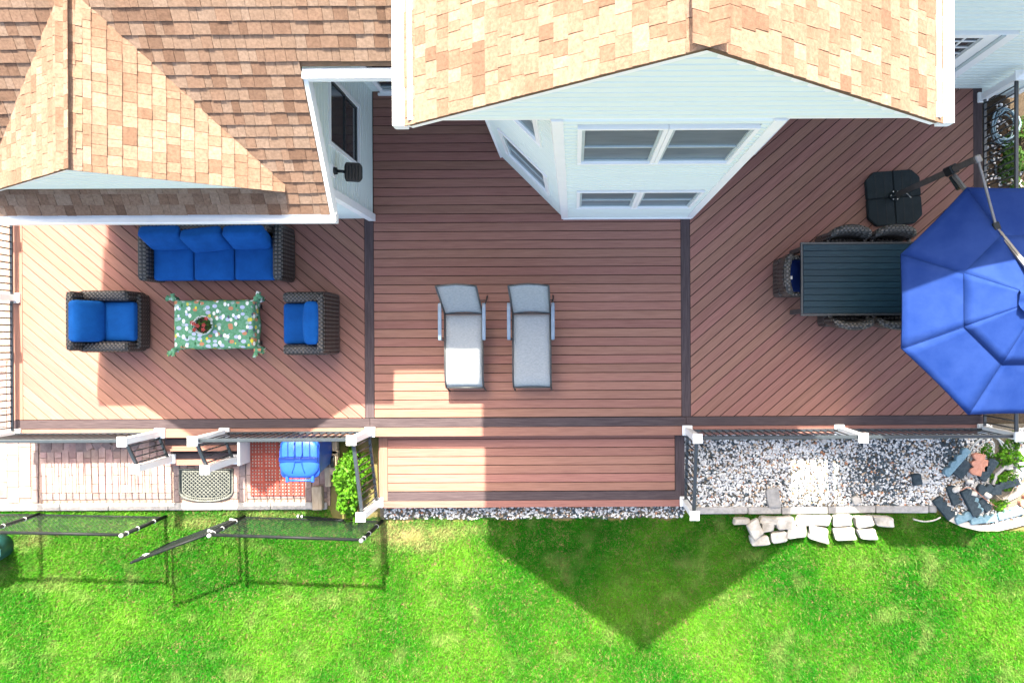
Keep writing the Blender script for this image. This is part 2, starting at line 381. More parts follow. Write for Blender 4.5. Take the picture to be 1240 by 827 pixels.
boards_d(xl_in + 0.004, XD1 - BW / 2 - 0.005, YB_IN + 0.005, 2.08, R(-40.4), 0.1505)
boards_h(XD1 + BW / 2 + 0.005, XD2 - BW / 2 - 0.005, YB_IN + 0.005, 4.12, 0.1452)
boards_d(XD2 + BW / 2 + 0.005, DX1 - 0.165, YB_IN + 0.005, 4.12, R(40.4), 0.1505)
def vboard(x, y0, y1, w=BW, z=0.0, mt='border', name='border_board'):
    b = MB().prism(rect(-(y1 - y0) / 2, (y1 - y0) / 2, -w / 2, w / 2), -0.025, 0)
    return b.build(name, mt, deck, bevel=0.0025, loc=(x, (y0 + y1) / 2, z - ZG + 0.001), rz=math.pi / 2)
vboard(XD1, YB_IN + 0.004, 2.08); vboard(XD2, YB_IN + 0.004, 3.0)
vboard(xl_in - 0.074, YB_IN + 0.004, 2.6, mt='deck'); vboard(DX1 - 0.091, YB_IN + 0.004, 4.12)
# front border in three lengths, then the outer nosing board
for a, b in ((DX0 + 0.015, XD1), (XD1, XD2), (XD2, DX1 - 0.015)):
    dboard(rect(a + 0.003, b - 0.003, YB_OUT, YB_IN - 0.004), 'border', 'border_board')
    dboard(rect(a + 0.003, b - 0.003, YF, YB_OUT - 0.006), 'deck', 'nosing_board')
def solid(name, mt, a, b, parent, off=DK, bevel=0.0):
    m = MB().span([a[i] - off[i] for i in range(3)], [b[i] - off[i] for i in range(3)]); return m.build(name, mt, parent, bevel=bevel)
solid('joist_frame', 'under', (DX0 + 0.06, YF + 0.05, -0.40), (DX1 - 0.06, 4.1, -0.045), deck)
for a, b in ((DX0 + 0.01, -6.7), (-5.62, XD1 - 0.05), (XD2 + 0.05, DX1 - 0.01), (XD1 + 0.05, XD2 - 0.05)):
    solid('fascia_board', 'deck', (a, YF + 0.012, -0.36), (b, YF + 0.034, -0.028), deck)
for x in (DX0 + 0.02, DX1 - 0.02):
    solid('fascia_board', 'deck', (x - 0.011, YF + 0.04, -0.36), (x + 0.011, 4.0, -0.028), deck)
# lower platform
px0, px1, py0, py1 = PX(459, 560, ZP) - 0.01, PX(829, 560, ZP), PY(640, 614, ZP), YF - 0.01
boards_h(px0 + 0.155, px1 - 0.165, py0 + 0.27, py1 + 0.06, 0.1452, ZP)
vboard(px0 + 0.078, py0 + 0.12, py1 + 0.06, 0.145, ZP, 'deck', 'border_board'); vboard(px1 - 0.078, py0 + 0.12, py1 + 0.06, 0.155, ZP)
dboard(rect(px0, px1, py0 + 0.118, py0 + 0.262), 'border', 'border_board', z=ZP)
dboard(rect(px0 - 0.005, px1 + 0.005, py0, py0 + 0.112), 'deck', 'nosing_board', z=ZP)
solid('platform_frame', 'under', (px0 + 0.05, py0 + 0.05, ZG + 0.02), (px1 - 0.05, py1 + 0.04, ZP - 0.04), deck)
solid('fascia_board', 'deck', (px0, py0 + 0.012, ZG + 0.02), (px1, py0 + 0.034, ZP - 0.028), deck)
for x in (px0 + 0.012, px1 - 0.012): solid('fascia_board', 'border', (x - 0.011, py0 + 0.04, ZG + 0.02), (x + 0.011, py1, ZP - 0.028), deck)
# left stair: two treads
sx0, sx1 = PX(201, 545, -0.2), PX(291, 545, -0.2)
for i, (z, v0, v1) in enumerate(((-0.17, 531, 546.5), (-0.34, 548, 563.5))):
    ya, yb = PY(245, v1, z), PY(245, v0, z)
    for k in range(2 if i == 0 else 2):
        h_ = (yb - ya) / 2
        dboard(rect(sx0, sx1, ya + k * h_ + 0.004, ya + (k + 1) * h_ - 0.004), 'deck' if k == 0 else 'border', 'stair_tread', z=z)
    solid('stair_riser', 'border', (sx0 + 0.02, ya + 0.02, z - 0.16), (sx1 - 0.02, ya + 0.04, z - 0.027), deck)
    solid('stair_riser', 'border', (sx0 + 0.02, ya + 0.045, z - 0.16), (sx1 - 0.02, YF, z - 0.03), deck)
solid('stringer_panel', 'trim', (sx1 + 0.005, PY(292, 561, -0.3), ZG + 0.03), (sx1 + 0.05, YF - 0.003, -0.08), deck)

# ------------------------------------------------------------------ railings
def post(parent, x, y, z0, h=1.02):
    p = MB().box((x, y, z0 + h / 2 - 0.01), (0.10, 0.10, h - 0.02)).build('post', 'post', parent, bevel=0.004)
    MB().box((x, y, z0 + 0.025), (0.165, 0.165, 0.05)).build('post_base', 'post', p, bevel=0.008)
    c = MB().box((x, y, z0 + h - 0.005), (0.145, 0.145, 0.03)); 
    c._add([(x - 0.06, y - 0.06, z0 + h + 0.01), (x + 0.06, y - 0.06, z0 + h + 0.01), (x + 0.06, y + 0.06, z0 + h + 0.01), (x - 0.06, y + 0.06, z0 + h + 0.01), (x, y, z0 + h + 0.035)],
           [(0, 1, 4), (1, 2, 4), (2, 3, 4), (3, 0, 4), (3, 2, 1, 0)])
    c.build('post_cap', 'post', p)
def railing(parent, a, b, za, zb, top=0.93, low=0.09, sp=0.112):
    """rail run between two post centres"""
    A, B = Vector((*a, za)), Vector((*b, zb)); d = (B - A); L = d.length; u = d / L
    A2, B2 = A + u * 0.052, B - u * 0.052
    MB().bar(A2 + Vector((0, 0, top)), B2 + Vector((0, 0, top)), 0.055, 0.04).build('top_rail', 'rail', parent, bevel=0.008)
    MB().bar(A2 + Vector((0, 0, low)), B2 + Vector((0, 0, low)), 0.045, 0.03).build('bottom_rail', 'rail', parent, bevel=0.004)
    n = max(2, int(round(L / sp)))
    proto = MB().tube([(0, 0, low + 0.014), (0, 0, top - 0.018)], 0.0112, 6).mesh('baluster', 'rail', True)
    for i in range(1, n):
        p = A + d * (i / n); o = link('baluster', proto, parent); o.location = p
def rail_thing(label, posts, runs):
    t = thing('deck_railing', label, 'railing', (posts[0][0], posts[0][1], posts[0][2]), 0, 'white post railings around the deck')
    off = Vector(t.location)
    for x, y, z in posts: post(t, x - off.x, y - off.y, z - off.z)
    for a, b in runs:
        railing(t, (a[0] - off.x, a[1] - off.y), (b[0] - off.x, b[1] - off.y), a[2] - off.z, b[2] - off.z)
YR = -1.485
pA = (PX(20, 517), YR, 0); pB = (PX(194.5, 518.5), YR, 0); pC = (PX(272.5, 518), YR, 0); pD = (PX(448.5, 519), YR, 0)
pE = (PX(832, 516), YR, 0); pF = (PX(1015.7, 511), YR, 0); pG = (DX1 - 0.05, YR, 0)
pH = (pA[0], PY(19.3, 361), 0); pI = (pA[0], 2.55, 0); pJ = (DX1 - 0.02, PY(1191, 119), 0)
s1 = (*P(207.5, 555, -0.34), -0.34); s2 = (*P(285.3, 555.6, -0.34), -0.34)
l1 = (*P(458.5, 608, ZP), ZP); l2 = (*P(829, 606.5, ZP), ZP)
MIDR = (pA[0], (pA[1]))
rail_thing('railing along the open side of the lounge deck beside the pink paving', [pA, pH, pI], [(pA, pH), (pH, pI)])
rail_thing('front railing of the lounge deck above the plain brick paving', [pB], [(pA, pB)])
rail_thing('front railing of the lounge deck above the blue bin', [pC, pD], [(pC, pD)])
rail_thing('short stair handrail beside the brick paving', [s1], [(pB, s1)])
rail_thing('short stair handrail on the blue bin side of the steps', [s2], [(pC, s2)])
rail_thing('short side railing of the lower step next to the green shrub', [l1], [(pD, l1)])
rail_thing('short side railing of the lower step next to the gravel bed', [pE, l2], [(pE, l2)])
rail_thing('long front railing of the dining deck above the gravel bed', [pF, pG], [(pE, pF), (pF, pG)])
rail_thing('side railing behind the cantilever umbrella', [pJ], [(pG, pJ)])

# ------------------------------------------------------------------ the house
house = thing('house', 'white sided house with tan shingle roofs and a two storey bay window', 'house', (0.9, 4.1, ZG))
HO = Vector(house.location)
def hb(mb, name, mt, parent=None, **k):
    """build in plan coordinates, hang under the house or one of its parts"""
    mb.v = [tuple(Vector(p) - HO) for p in mb.v]
    return mb.build(name, mt, parent or house, **k)
SLOPE = math.atan(0.667)
# --- walls with lapped siding boards
def siding(parent, a, b, z0, z1, n, holes=(), step=0.118, topfn=None):
    """lapped boards on a wall running a->b (plan), outward normal n; holes = [(s0, s1, z0, z1)]"""
    a, b = Vector((*a, 0)), Vector((*b, 0)); d = b - a; L = d.length; d.normalize(); n = Vector((*n, 0)).normalized()
    z = z0
    while z < z1 - 0.01:
        zt = min(z + step, z1)
        segs = [(0.0, L)]
        if topfn: segs = [topfn((z + zt) / 2, L)]
        for h0, h1, g0, g1 in holes:
            if zt > g0 + 0.01 and z < g1 - 0.01:
                ns = []
                for s0, s1 in segs:
                    if h1 <= s0 or h0 >= s1: ns.append((s0, s1)); continue
                    if h0 > s0: ns.append((s0, h0))
                    if h1 < s1: ns.append((h1, s1))
                segs = ns
        for s0, s1 in segs:
            if s1 - s0 < 0.03: continue
            m = MB(); vs_ = []
            for s in (s0, s1):
                base = a + d * s
                for zz, o in ((z, 0.0), (z, 0.026), (z + (zt - z) * 0.70, 0.026), (z + (zt - z) * 0.80, 0.006), (zt, 0.006), (zt, 0.0)): vs_.append(base + n * o + Vector((0, 0, zz)))
            fs = [(k_, k_ + 1, k_ + 7, k_ + 6) for k_ in range(5)] + [(5, 4, 3, 2, 1, 0), (6, 7, 8, 9, 10, 11)]
            m._add(vs_, fs); hb(m, 'siding_board', 'siding', parent)
        z += step
def wall_core(name, poly, z0, z1):
    return hb(MB().prism(poly, z0, z1), name, 'siding')
def window(a, b, s0, s1, z0, z1, n, glass='glass', double=True, casing=0.07):
    """a window in the wall line a->b between s0..s1 along it"""
    a, b = Vector((*a, 0)), Vector((*b, 0)); d = (b - a).normalized(); n = Vector((*n, 0)).normalized()
    M = Matrix((d, n, Vector((0, 0, 1)))).transposed()
    def bx_(sa, sb, za, zb, o0, o1):
        return MB().box(a + d * ((sa + sb) / 2) + n * ((o0 + o1) / 2) + Vector((0, 0, (za + zb) / 2)), (sb - sa, o1 - o0, zb - za), M=M)
    w = hb(bx_(s0 - casing, s0, z0, z1 + casing, 0.0, 0.048), 'window', 'trim')
    hb(bx_(s1, s1 + casing, z0, z1 + casing, 0.0, 0.048), 'window_casing', 'trim', w)
    hb(bx_(s0, s1, z1, z1 + casing, 0.0, 0.046), 'window_casing', 'trim', w)
    hb(bx_(s0 - casing, s1 + casing, z0 - casing, z0, 0.0, 0.052), 'window_sill', 'trim', w)
    zm = z0 + (z1 - z0) * 0.48
    hb(bx_(s0, s1, z0, zm, 0.001, 0.006), 'pane', glass, w); hb(bx_(s0, s1, zm, z1, 0.001, 0.014), 'pane', glass, w)
    t = 0.03
    for (za, zb, o) in ((z0, zm - 0.02, 0.006), (zm - 0.02, z1, 0.014)):
        m = bx_(s0, s0 + t, za, zb, o, o + 0.018)
        for q in (bx_(s1 - t, s1, za, zb, o, o + 0.018), bx_(s0 + t, s1 - t, za, za + t, o, o + 0.017), bx_(s0 + t, s1 - t, zb - t, zb, o, o + 0.017)): m._add(q.v, q.f)
        hb(m, 'sash', 'sash' if glass == 'glass' else 'frame', w)
    return w
# bay: front face, two angled faces, straight flanks back to the main wall
BXL, BXR, BY, BK = -0.15, 1.885, 2.02, 1.03
bay = [(BXL, BY), (BXR, BY), (BXR + BK, BY + BK), (BXR + BK, 4.2), (BXL - BK, 4.2), (BXL - BK, BY + BK)]
ZS = 5.31
cb = Vector((0.87, 3.2))
baycore = [tuple(cb + (Vector(p) - cb) * 0.975) for p in bay]
wb = wall_core('bay_wall', baycore, -0.05, ZS)
s2_ = math.sqrt(0.5)
fh = [(0.16, 1.94, 1.0, 2.2), (0.16, 1.94, 3.75, 5.14)]
siding(wb, bay[0], bay[1], 0.0, ZS, (0, -1), [(0.187, 1.903, 0.977, 2.183), (0.187, 1.903, 3.737, 5.103)])
LA = BK / s2_
siding(wb, bay[5], bay[0], 0.0, ZS, (-s2_, -s2_), [(LA * 0.23 - 0.07, LA * 0.77 + 0.07, 0.95, 2.21), (LA * 0.23 - 0.07, LA * 0.77 + 0.07, 3.71, 5.13)])
siding(wb, bay[1], bay[2], 0.0, ZS, (s2_, -s2_), [(LA * 0.23 - 0.07, LA * 0.77 + 0.07, 0.95, 2.21), (LA * 0.23 - 0.07, LA * 0.77 + 0.07, 3.71, 5.13)])
siding(wb, (bay[5][0], 4.1), bay[5], 0.0, ZS, (-1, 0)); siding(wb, bay[2], (bay[2][0], 4.1), 0.0, ZS, (1, 0))
for (z0, z1) in ((1.02, 2.14), (3.78, 5.06)):
    for s0, s1 in ((0.23, 1.00), (1.09, 1.86)): window(bay[0], bay[1], s0, s1, z0, z1, (0, -1), casing=0.043)
    window(bay[5], bay[0], LA * 0.23, LA * 0.77, z0, z1, (-s2_, -s2_)); window(bay[1], bay[2], LA * 0.23, LA * 0.77, z0, z1, (s2_, -s2_))
for p, q in ((bay[0], -1), (bay[1], 1)):
    hb(MB().prism([(p[0] - 0.055, p[1] - 0.035), (p[0] + 0.055, p[1] - 0.035), (p[0] + 0.075 if q > 0 else p[0] + 0.055, p[1] + 0.06), (p[0] - 0.055 if q > 0 else p[0] - 0.075, p[1] + 0.06)], 0.0, ZS - 0.004), 'corner_trim', 'trim')
for p, q in ((bay[5], -1), (bay[2], 1)):
    hb(MB().box((p[0] + q * 0.0, p[1], ZS / 2), (0.09, 0.09, ZS - 0.01), rz=R(22.5)), 'corner_trim', 'trim')
hb(MB().prism([(BXL - 0.03, BY - 0.045), (BXR + 0.03, BY - 0.045), (BXR + 0.03, BY - 0.006), (BXL - 0.03, BY - 0.006)], 0.002, 0.07), 'skirt_trim', 'trim')
# gable over the bay
GA = 0.92; GZ = 6.98; GE = 5.23; GHW = 2.46; GY = 1.99
gs = (GZ - GE) / GHW
gw = hb(MB()._add([(GA - GHW + 0.25, 2.03, ZS + 0.01), (GA + GHW - 0.25, 2.03, ZS + 0.01), (GA, 2.03, GZ - 0.12), (GA - GHW + 0.25, 4.1, ZS + 0.01), (GA + GHW - 0.25, 4.1, ZS + 0.01), (GA, 4.1, GZ - 0.12)],
                  [(0, 1, 2), (5, 4, 3), (0, 3, 4, 1), (1, 4, 5, 2), (2, 5, 3, 0)]), 'gable_wall', 'siding')
def gable_top(z, L):
    hw = max(0.0, (GZ - 0.09 - z) / gs - 0.02); hw = min(hw, L / 2)
    return (L / 2 - hw, L / 2 + hw)
siding(gw, (GA - GHW + 0.06, 2.03), (GA + GHW - 0.06, 2.03), ZS + 0.02, GZ - 0.1, (0, -1), topfn=gable_top)
hb(MB().span((GA - GHW + 0.03, 2.012, ZS - 0.035), (GA + GHW - 0.03, 2.7, ZS - 0.004)), 'soffit', 'trim')
hb(MB().span((GA - GHW + 0.03, 2.705, ZS - 0.035), (BXL - BK - 0.03, 4.1, ZS - 0.006)), 'soffit', 'trim')
hb(MB().span((BXR + BK + 0.03, 2.705, ZS - 0.035), (GA + GHW - 0.03, 4.1, ZS - 0.006)), 'soffit', 'trim')

# --- roof planes carrying shingles
SHG = {}
TONES = [((0.192, 0.131, 0.098), 6), ((0.174, 0.112, 0.082), 6), ((0.154, 0.095, 0.068), 4), ((0.126, 0.076, 0.054), 1), ((0.210, 0.149, 0.115), 3)]
TPOOL = [i for i, (c, k) in enumerate(TONES) for _ in range(k)]
WIDTHS = [0.09, 0.12, 0.16, 0.20]
EXP = 0.143
def shingle_mesh(wi, ti):
    if (wi, ti) not in SHG:
        w = WIDTHS[wi] - 0.004; e = EXP + 0.035; th = 0.012 + 0.005 * (ti % 2)
        V = [(0, 0, -0.004), (w, 0, -0.004), (w, e, -0.006), (0, e, -0.006), (0, 0, th), (w, 0, th), (w, e, 0.001), (0, e, 0.001), (0, e * 0.45, th * 0.62), (w, e * 0.45, th * 0.62)]
        Fq = [(0, 3, 2, 1), (4, 5, 9, 8), (8, 9, 6, 7), (0, 1, 5, 4), (2, 3, 7, 6), (0, 4, 8, 7, 3), (1, 2, 6, 9, 5)]
        me = bpy.data.meshes.new('shingle'); me.from_pydata(V, [], Fq); me.materials.append(MT['shingle'])
        c = TONES[ti][0]; at = me.color_attributes.new('tone', 'FLOAT_COLOR', 'POINT')
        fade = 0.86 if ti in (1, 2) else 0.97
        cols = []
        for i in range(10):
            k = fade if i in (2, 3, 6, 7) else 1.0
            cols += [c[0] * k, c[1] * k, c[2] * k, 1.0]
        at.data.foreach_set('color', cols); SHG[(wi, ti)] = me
    return SHG[(wi, ti)]
TABS = []     # (matrix, wi, ti, parent, height)
def shingle_plane(parent, O, S, T, L, Ht, skip=None):
    S, T, O = Vector(S).normalized(), Vector(T).normalized(), Vector(O); N = S.cross(T)
    j = 0; Lf = L if callable(L) else (lambda t: L)
    while j * EXP < Ht:
        LL = Lf(j * EXP); s = 0.0
        while s < LL - 0.02:
            wi = rng.choice((0, 1, 1, 2, 2, 3)); ti = rng.choice(TPOOL); w = WIDTHS[wi]
            if s == 0.0: wi = rng.choice((0, 1, 2)); w = WIDTHS[wi] * rng.uniform(0.55, 1.0)
            if s + w > LL - 0.06: w = LL - s
            p = O + S * s + T * (j * EXP + rng.uniform(-0.003, 0.003)) + N * 0.012
            c = p + S * w / 2 + T * EXP / 2
            if not (skip and skip(c)):
                M = Matrix((S * (w / WIDTHS[wi]), T, N)).transposed().to_4x4(); M.translation = p; TABS.append((M, wi, ti, parent, c))
            s += w
        j += 1
def slab(pts, th=0.05):
    m = MB(); k = len(pts); pts = [Vector(p) for p in pts]; n = (pts[1] - pts[0]).cross(pts[2] - pts[0]).normalized()
    m._add(pts + [p - n * th for p in pts], [tuple(range(k)), tuple(range(2 * k - 1, k - 1, -1))] + [(i, k + i, k + (i + 1) % k, (i + 1) % k) for i in range(k)])
    return m
# gable roof
RB = 7.5
SL = math.hypot(GHW, GZ - GE)
roofG = []
for sgn in (-1, 1):
    e = GA + sgn * GHW
    pts = [(e, GY, GE), (e, RB, GE), (GA, RB, GZ), (GA, GY, GZ)]
    if sgn < 0: pts = pts[::-1]
    if (Vector(pts[1]) - Vector(pts[0])).cross(Vector(pts[2]) - Vector(pts[0])).z < 0: pts = pts[::-1]
    ro = hb(slab(pts, 0.06), 'roof', 'roofcore'); roofG.append(ro)
    T = Vector((GA - e, 0, GZ - GE))
    if sgn < 0: shingle_plane(ro, (e, 4.3, GE), (0, -1, 0), T, 4.3 - GY + 0.02, SL)
    else: shingle_plane(ro, (e, GY - 0.02, GE), (0, 1, 0), T, 4.3 - GY, SL)
    # rake board, gutter
    oy = 0.0025 * sgn; a = Vector((e, GY + 0.028 + oy, GE - 0.10)); b = Vector((GA - sgn * 0.035, GY + 0.028 + oy, GZ - 0.10 + 0.025))
    hb(MB().bar(a, b, 0.03, 0.11, up=(0, 0, 1)), 'rake_board', 'trim', ro)
    gx = e + sgn * 0.065
    gm = MB().span((gx - 0.06, GY - 0.005, GE - 0.135), (gx + 0.06, 6.0, GE - 0.12))
    for q in (-1, 1): gm.span((gx + q * 0.06 - 0.006, GY - 0.005, GE - 0.12), (gx + q * 0.06 + 0.006, 6.0, GE - 0.012))
    gm.span((gx - 0.054, GY - 0.005, GE - 0.12), (gx + 0.054, GY + 0.004, GE - 0.014))
    gm.span((gx - sgn * 0.054 - 0.02, GY, GE - 0.02), (gx - sgn * 0.054 + 0.02, 6.0, GE - 0.004))
    # leaf-guard mesh lid of the gutter
    gm.span((gx - 0.053, GY + 0.006, GE - 0.055), (gx + 0.053, 6.0, GE - 0.045))
    hb(gm, 'gutter', 'gutter')
def ridge_caps(parent, x, y0, y1, z, slope, step=0.19, half=0.17):
    y = y1; i = 0
    while y > y0 - 0.05:
        m = MB(); ti = rng.choice((0, 1, 1, 4)); c = math.cos(math.atan(slope)) * half
        ya, yb = max(y - step, y0 - 0.02), y + 0.05
        vs_ = []
        for yy, dz in ((ya, 0.034), (yb, 0.022)):
            for k in (-1, -0.15, 0.15, 1): vs_.append((x + k * c, yy, z - abs(k) * c * slope + dz - (0.006 if abs(k) < 0.5 else 0)))
        low = [(p[0], p[1], p[2] - 0.010) for p in vs_]
        m._add(vs_ + low, [(0, 1, 5, 4), (1, 2, 6, 5), (2, 3, 7, 6), (8, 12, 13, 9), (9, 13, 14, 10), (10, 14, 15, 11), (0, 8, 9, 1), (1, 9, 10, 2), (2, 10, 11, 3), (0, 4, 12, 8), (3, 11, 15, 7)])
        o = hb(m, 'ridge_cap', 'shingle', parent); set_tone(o.data, [v_ * rng.uniform(0.92, 1.05) for v_ in TONES[1 if ti == 0 else 0][0]])
        y -= step; i += 1
ridge_caps(roofG[0], GA, GY, 4.3, GZ, gs)

# left wing roof (slopes down to the lounge deck)
WX0, WX1, WYE, WZE = -7.86, -3.12, 1.65, 2.645
WT = Vector((0, 1, 0.65)).normalized()
WR = 8.0; wz = lambda y: WZE + (y - WYE) * 0.65
X2 = GA - GHW - 0.02
ro = hb(slab([(WX0, WYE, WZE), (WX1, WYE, WZE), (WX1, 3.14, wz(3.14)), (X2 + 1.2, 3.14, wz(3.14)), (X2 + 1.2, WR, wz(WR)), (WX0, WR, wz(WR))], 0.05), 'roof', 'roofcore')
hb(slab([(WX0, WR, wz(WR)), (X2 + 1.2, WR, wz(WR)), (X2 + 1.2, 14.5, WZE), (WX0, 14.5, WZE)], 0.05), 'roof', 'roofcore', ro)
DRX, DRZ, DRY, DHW = -5.47, 4.10, 1.88, 1.86       # cross gable: ridge x, ridge z, front y, half width
ds = 0.667
def under_dormer(c):
    zr = DRZ - abs(c.x - DRX) * ds
    return c.y > DRY + 0.28 and zr > c.z + 0.10
shingle_plane(ro, (WX0 - 0.02, WYE - 0.02, WZE), (1, 0, 0), WT, lambda t: (WX1 - WX0 + 0.03) if t < 1.765 else (X2 + 0.1 - WX0), 3.3, skip=lambda c: under_dormer(c))
# cross gable
for sgn in (-1, 1):
    e = DRX + sgn * DHW; ez = DRZ - DHW * ds
    pts = [(e, DRY, ez), (DRX, DRY, DRZ), (DRX, 3.75, DRZ), (e, 3.75, ez)]
    if (Vector(pts[1]) - Vector(pts[0])).cross(Vector(pts[2]) - Vector(pts[0])).z < 0: pts = pts[::-1]
    hb(slab(pts, 0.045), 'roof', 'roofcore', ro)
    T = Vector((DRX - e, 0, DRZ - ez)); sl_ = T.length
    buried = lambda c: wz(c.y) > c.z + 0.05
    if sgn < 0: shingle_plane(ro, (e, 3.8, ez), (0, -1, 0), T, 3.8 - DRY + 0.02, sl_, skip=buried)
    else: shingle_plane(ro, (e, DRY - 0.02, ez), (0, 1, 0), T, 3.8 - DRY, sl_, skip=buried)
    hb(MB().bar((e, DRY + 0.03, ez - 0.075), (DRX, DRY + 0.03, DRZ - 0.075), 0.025, 0.08), 'rake_board', 'trim', ro)
ridge_caps(ro, DRX, DRY, 3.62, DRZ, ds)
dg = hb(MB().prism([(DRX - DHW + 0.1, 0), (DRX + DHW - 0.1, 0), (DRX, 0)], 0, 0.001), 'dormer_wall', 'siding')
bm_ = MB(); zb_ = wz(1.95) - 0.08
bm_._add([(DRX - 1.66, 1.94, zb_), (DRX + 1.66, 1.94, zb_), (DRX, 1.94, DRZ - 0.06), (DRX - 1.66, 2.1, zb_), (DRX + 1.66, 2.1, zb_), (DRX, 2.1, DRZ - 0.06)], [(0, 1, 2), (5, 4, 3), (0, 3, 4, 1), (1, 4, 5, 2), (2, 5, 3, 0)])
bpy.data.objects.remove(dg); dg = hb(bm_, 'dormer_wall', 'siding')
siding(dg, (DRX - 1.66, 1.94), (DRX + 1.66, 1.94), zb_, DRZ - 0.08, (0, -1),
       topfn=lambda z, L: (L / 2 - max(0, (DRZ - 0.1 - z) / ds), L / 2 + max(0, (DRZ - 0.1 - z) / ds)))
# gutters and rake of the wing
def gutter_x(x0, x1, y, z):
    m = MB().span((x0, y - 0.06, z - 0.13), (x1, y + 0.05, z - 0.115)); m.span((x0, y - 0.068, z - 0.13), (x1, y - 0.056, z - 0.004)); m.span((x0, y + 0.045, z - 0.115), (x1, y + 0.06, z - 0.05))
    m.span((x0, y - 0.056, z - 0.075), (x1, y + 0.045, z - 0.068))
    for x in (x0, x1 - 0.012): m.span((x, y - 0.056, z - 0.115), (x + 0.012, y + 0.045, z - 0.02))
    return hb(m, 'gutter', 'gutter')
gutter_x(WX0 - 0.03, WX1 + 0.07, WYE - 0.06, WZE)
gutter_x(WX1 + 0.01, X2 + 0.4, 3.14 - 0.06, wz(3.14))
hb(MB().bar((WX1 + 0.032, WYE - 0.02, WZE - 0.085), (WX1 + 0.032, 3.1, wz(3.1) - 0.085), 0.05, 0.15), 'rake_board', 'gutter')
hb(MB().bar((WX0 - 0.03, WYE - 0.02, WZE - 0.085), (WX0 - 0.03, 7.9, wz(7.9) - 0.085), 0.05, 0.15), 'rake_board', 'gutter')
hb(MB().span((WX0 + 0.02, WYE + 0.01, WZE - 0.11), (WX1 - 0.03, 1.99, WZE - 0.085)), 'soffit', 'trim')
# wing walls
WXE, WYS = -3.31, 2.02
cw = wall_core('wing_wall', [(-7.65, WYS + 0.02), (WXE - 0.02, WYS + 0.02), (WXE - 0.02, 4.2), (-7.65, 4.2)], -0.05, 2.72)
ew = hb(MB()._add([(WXE - 0.025, WYS + 0.03, 2.72), (WXE - 0.025, 4.2, 2.72), (WXE - 0.025, 4.2, wz(4.2) - 0.1), (WXE - 0.025, WYS + 0.03, wz(2.05) - 0.1),
                   (WXE - 0.2, WYS + 0.03, 2.72), (WXE - 0.2, 4.2, 2.72), (WXE - 0.2, 4.2, wz(4.2) - 0.1), (WXE - 0.2, WYS + 0.03, wz(2.05) - 0.1)],
                  [(0, 1, 2, 3), (7, 6, 5, 4), (0, 3, 7, 4), (1, 5, 6, 2), (3, 2, 6, 7), (0, 4, 5, 1)]), 'wing_wall', 'siding')
siding(cw, (WXE - 0.02, WYS), (WXE - 0.02, 4.12), 0.0, 2.75, (1, 0), [(0.635, 1.605, 0.765, 2.125)], 0.112)
siding(cw, (-7.65, WYS + 0.02), (WXE, WYS + 0.02), 0.0, 2.6, (0, -1), [], 0.112)
window((WXE - 0.02, WYS), (WXE - 0.02, 4.12), 0.69, 1.55, 0.82, 2.07, (1, 0), 'darkglass', casing=0.055)
hb(MB().box((WXE - 0.005, WYS + 0.005, 1.3), (0.11, 0.11, 2.6)), 'corner_trim', 'trim')
# wall at the back of the recess with a sliding door
bw_ = wall_core('back_wall', [(WXE - 0.1, 4.13), (BXL - BK + 0.1, 4.13), (BXL - BK + 0.1, 4.3), (WXE - 0.1, 4.3)], -0.05, 4.0)
siding(bw_, (WXE, 4.12), (BXL - BK, 4.12), 0.0, 3.9, (0, -1), [(0.12, 1.95, 0.0, 2.2)])
dr = hb(MB().span((-3.16, 4.06, 0.003), (-1.4, 4.12, 0.10)), 'sliding_door', 'trim')
hb(MB().span((-3.20, 4.02, 0.004), (-1.36, 4.058, 0.05)), 'door_sill', 'trim', dr)
for x in (-3.16, -2.32, -1.46): hb(MB().span((x, 4.062, 0.101), (x + 0.07, 4.12, 2.1)), 'door_stile', 'trim', dr)
for x in (-3.09, -2.25): hb(MB().span((x, 4.09, 0.101), (x + 0.77, 4.10, 2.08)), 'door_pane', 'darkglass', dr)
for z in (0.14, 0.24): hb(MB().span((-3.09, 4.07, z), (-1.46, 4.088, z + 0.03)), 'door_rail', 'sash', dr)
# main wall behind the dining deck with a glazed door
rw = wall_core('back_wall', [(BXR + BK, 4.13), (7.4, 4.13), (7.4, 4.4), (BXR + BK, 4.4)], -0.45, 5.2)
siding(rw, (BXR + BK, 4.12), (7.4, 4.12), 0.0, 5.2, (0, -1), [(0.0, 3.06, 0.0, 2.19)])
hb(MB().box((7.40, 4.12, 2.4), (0.12, 0.10, 5.6)), 'corner_trim', 'trim')
gd = hb(MB().span((3.05, 4.075, 0.004), (5.56, 4.12, 0.22)), 'glazed_door', 'trim')
hb(MB().span((5.56, 4.055, 0.004), (5.97, 4.12, 2.20)), 'door_casing', 'trim', gd); hb(MB().span((5.74, 4.035, 0.004), (5.80, 4.054, 2.19)), 'door_casing', 'sash', gd)
hb(MB().span((3.0, 4.05, 2.10), (5.56, 4.12, 2.20)), 'door_head', 'trim', gd)
hb(MB().span((3.05, 4.10, 0.22), (5.56, 4.11, 2.10)), 'door_pane', 'darkglass', gd)
for i in range(1, 12): hb(MB().span((3.05 + i * 0.2092 - 0.012, 4.084, 0.22), (3.05 + i * 0.2092 + 0.012, 4.098, 2.10)), 'muntin', 'trim', gd)
for i in range(1, 9): hb(MB().span((3.05, 4.086, 0.22 + i * 0.209 - 0.012), (5.56, 4.099, 0.22 + i * 0.209 + 0.012)), 'muntin', 'trim', gd)
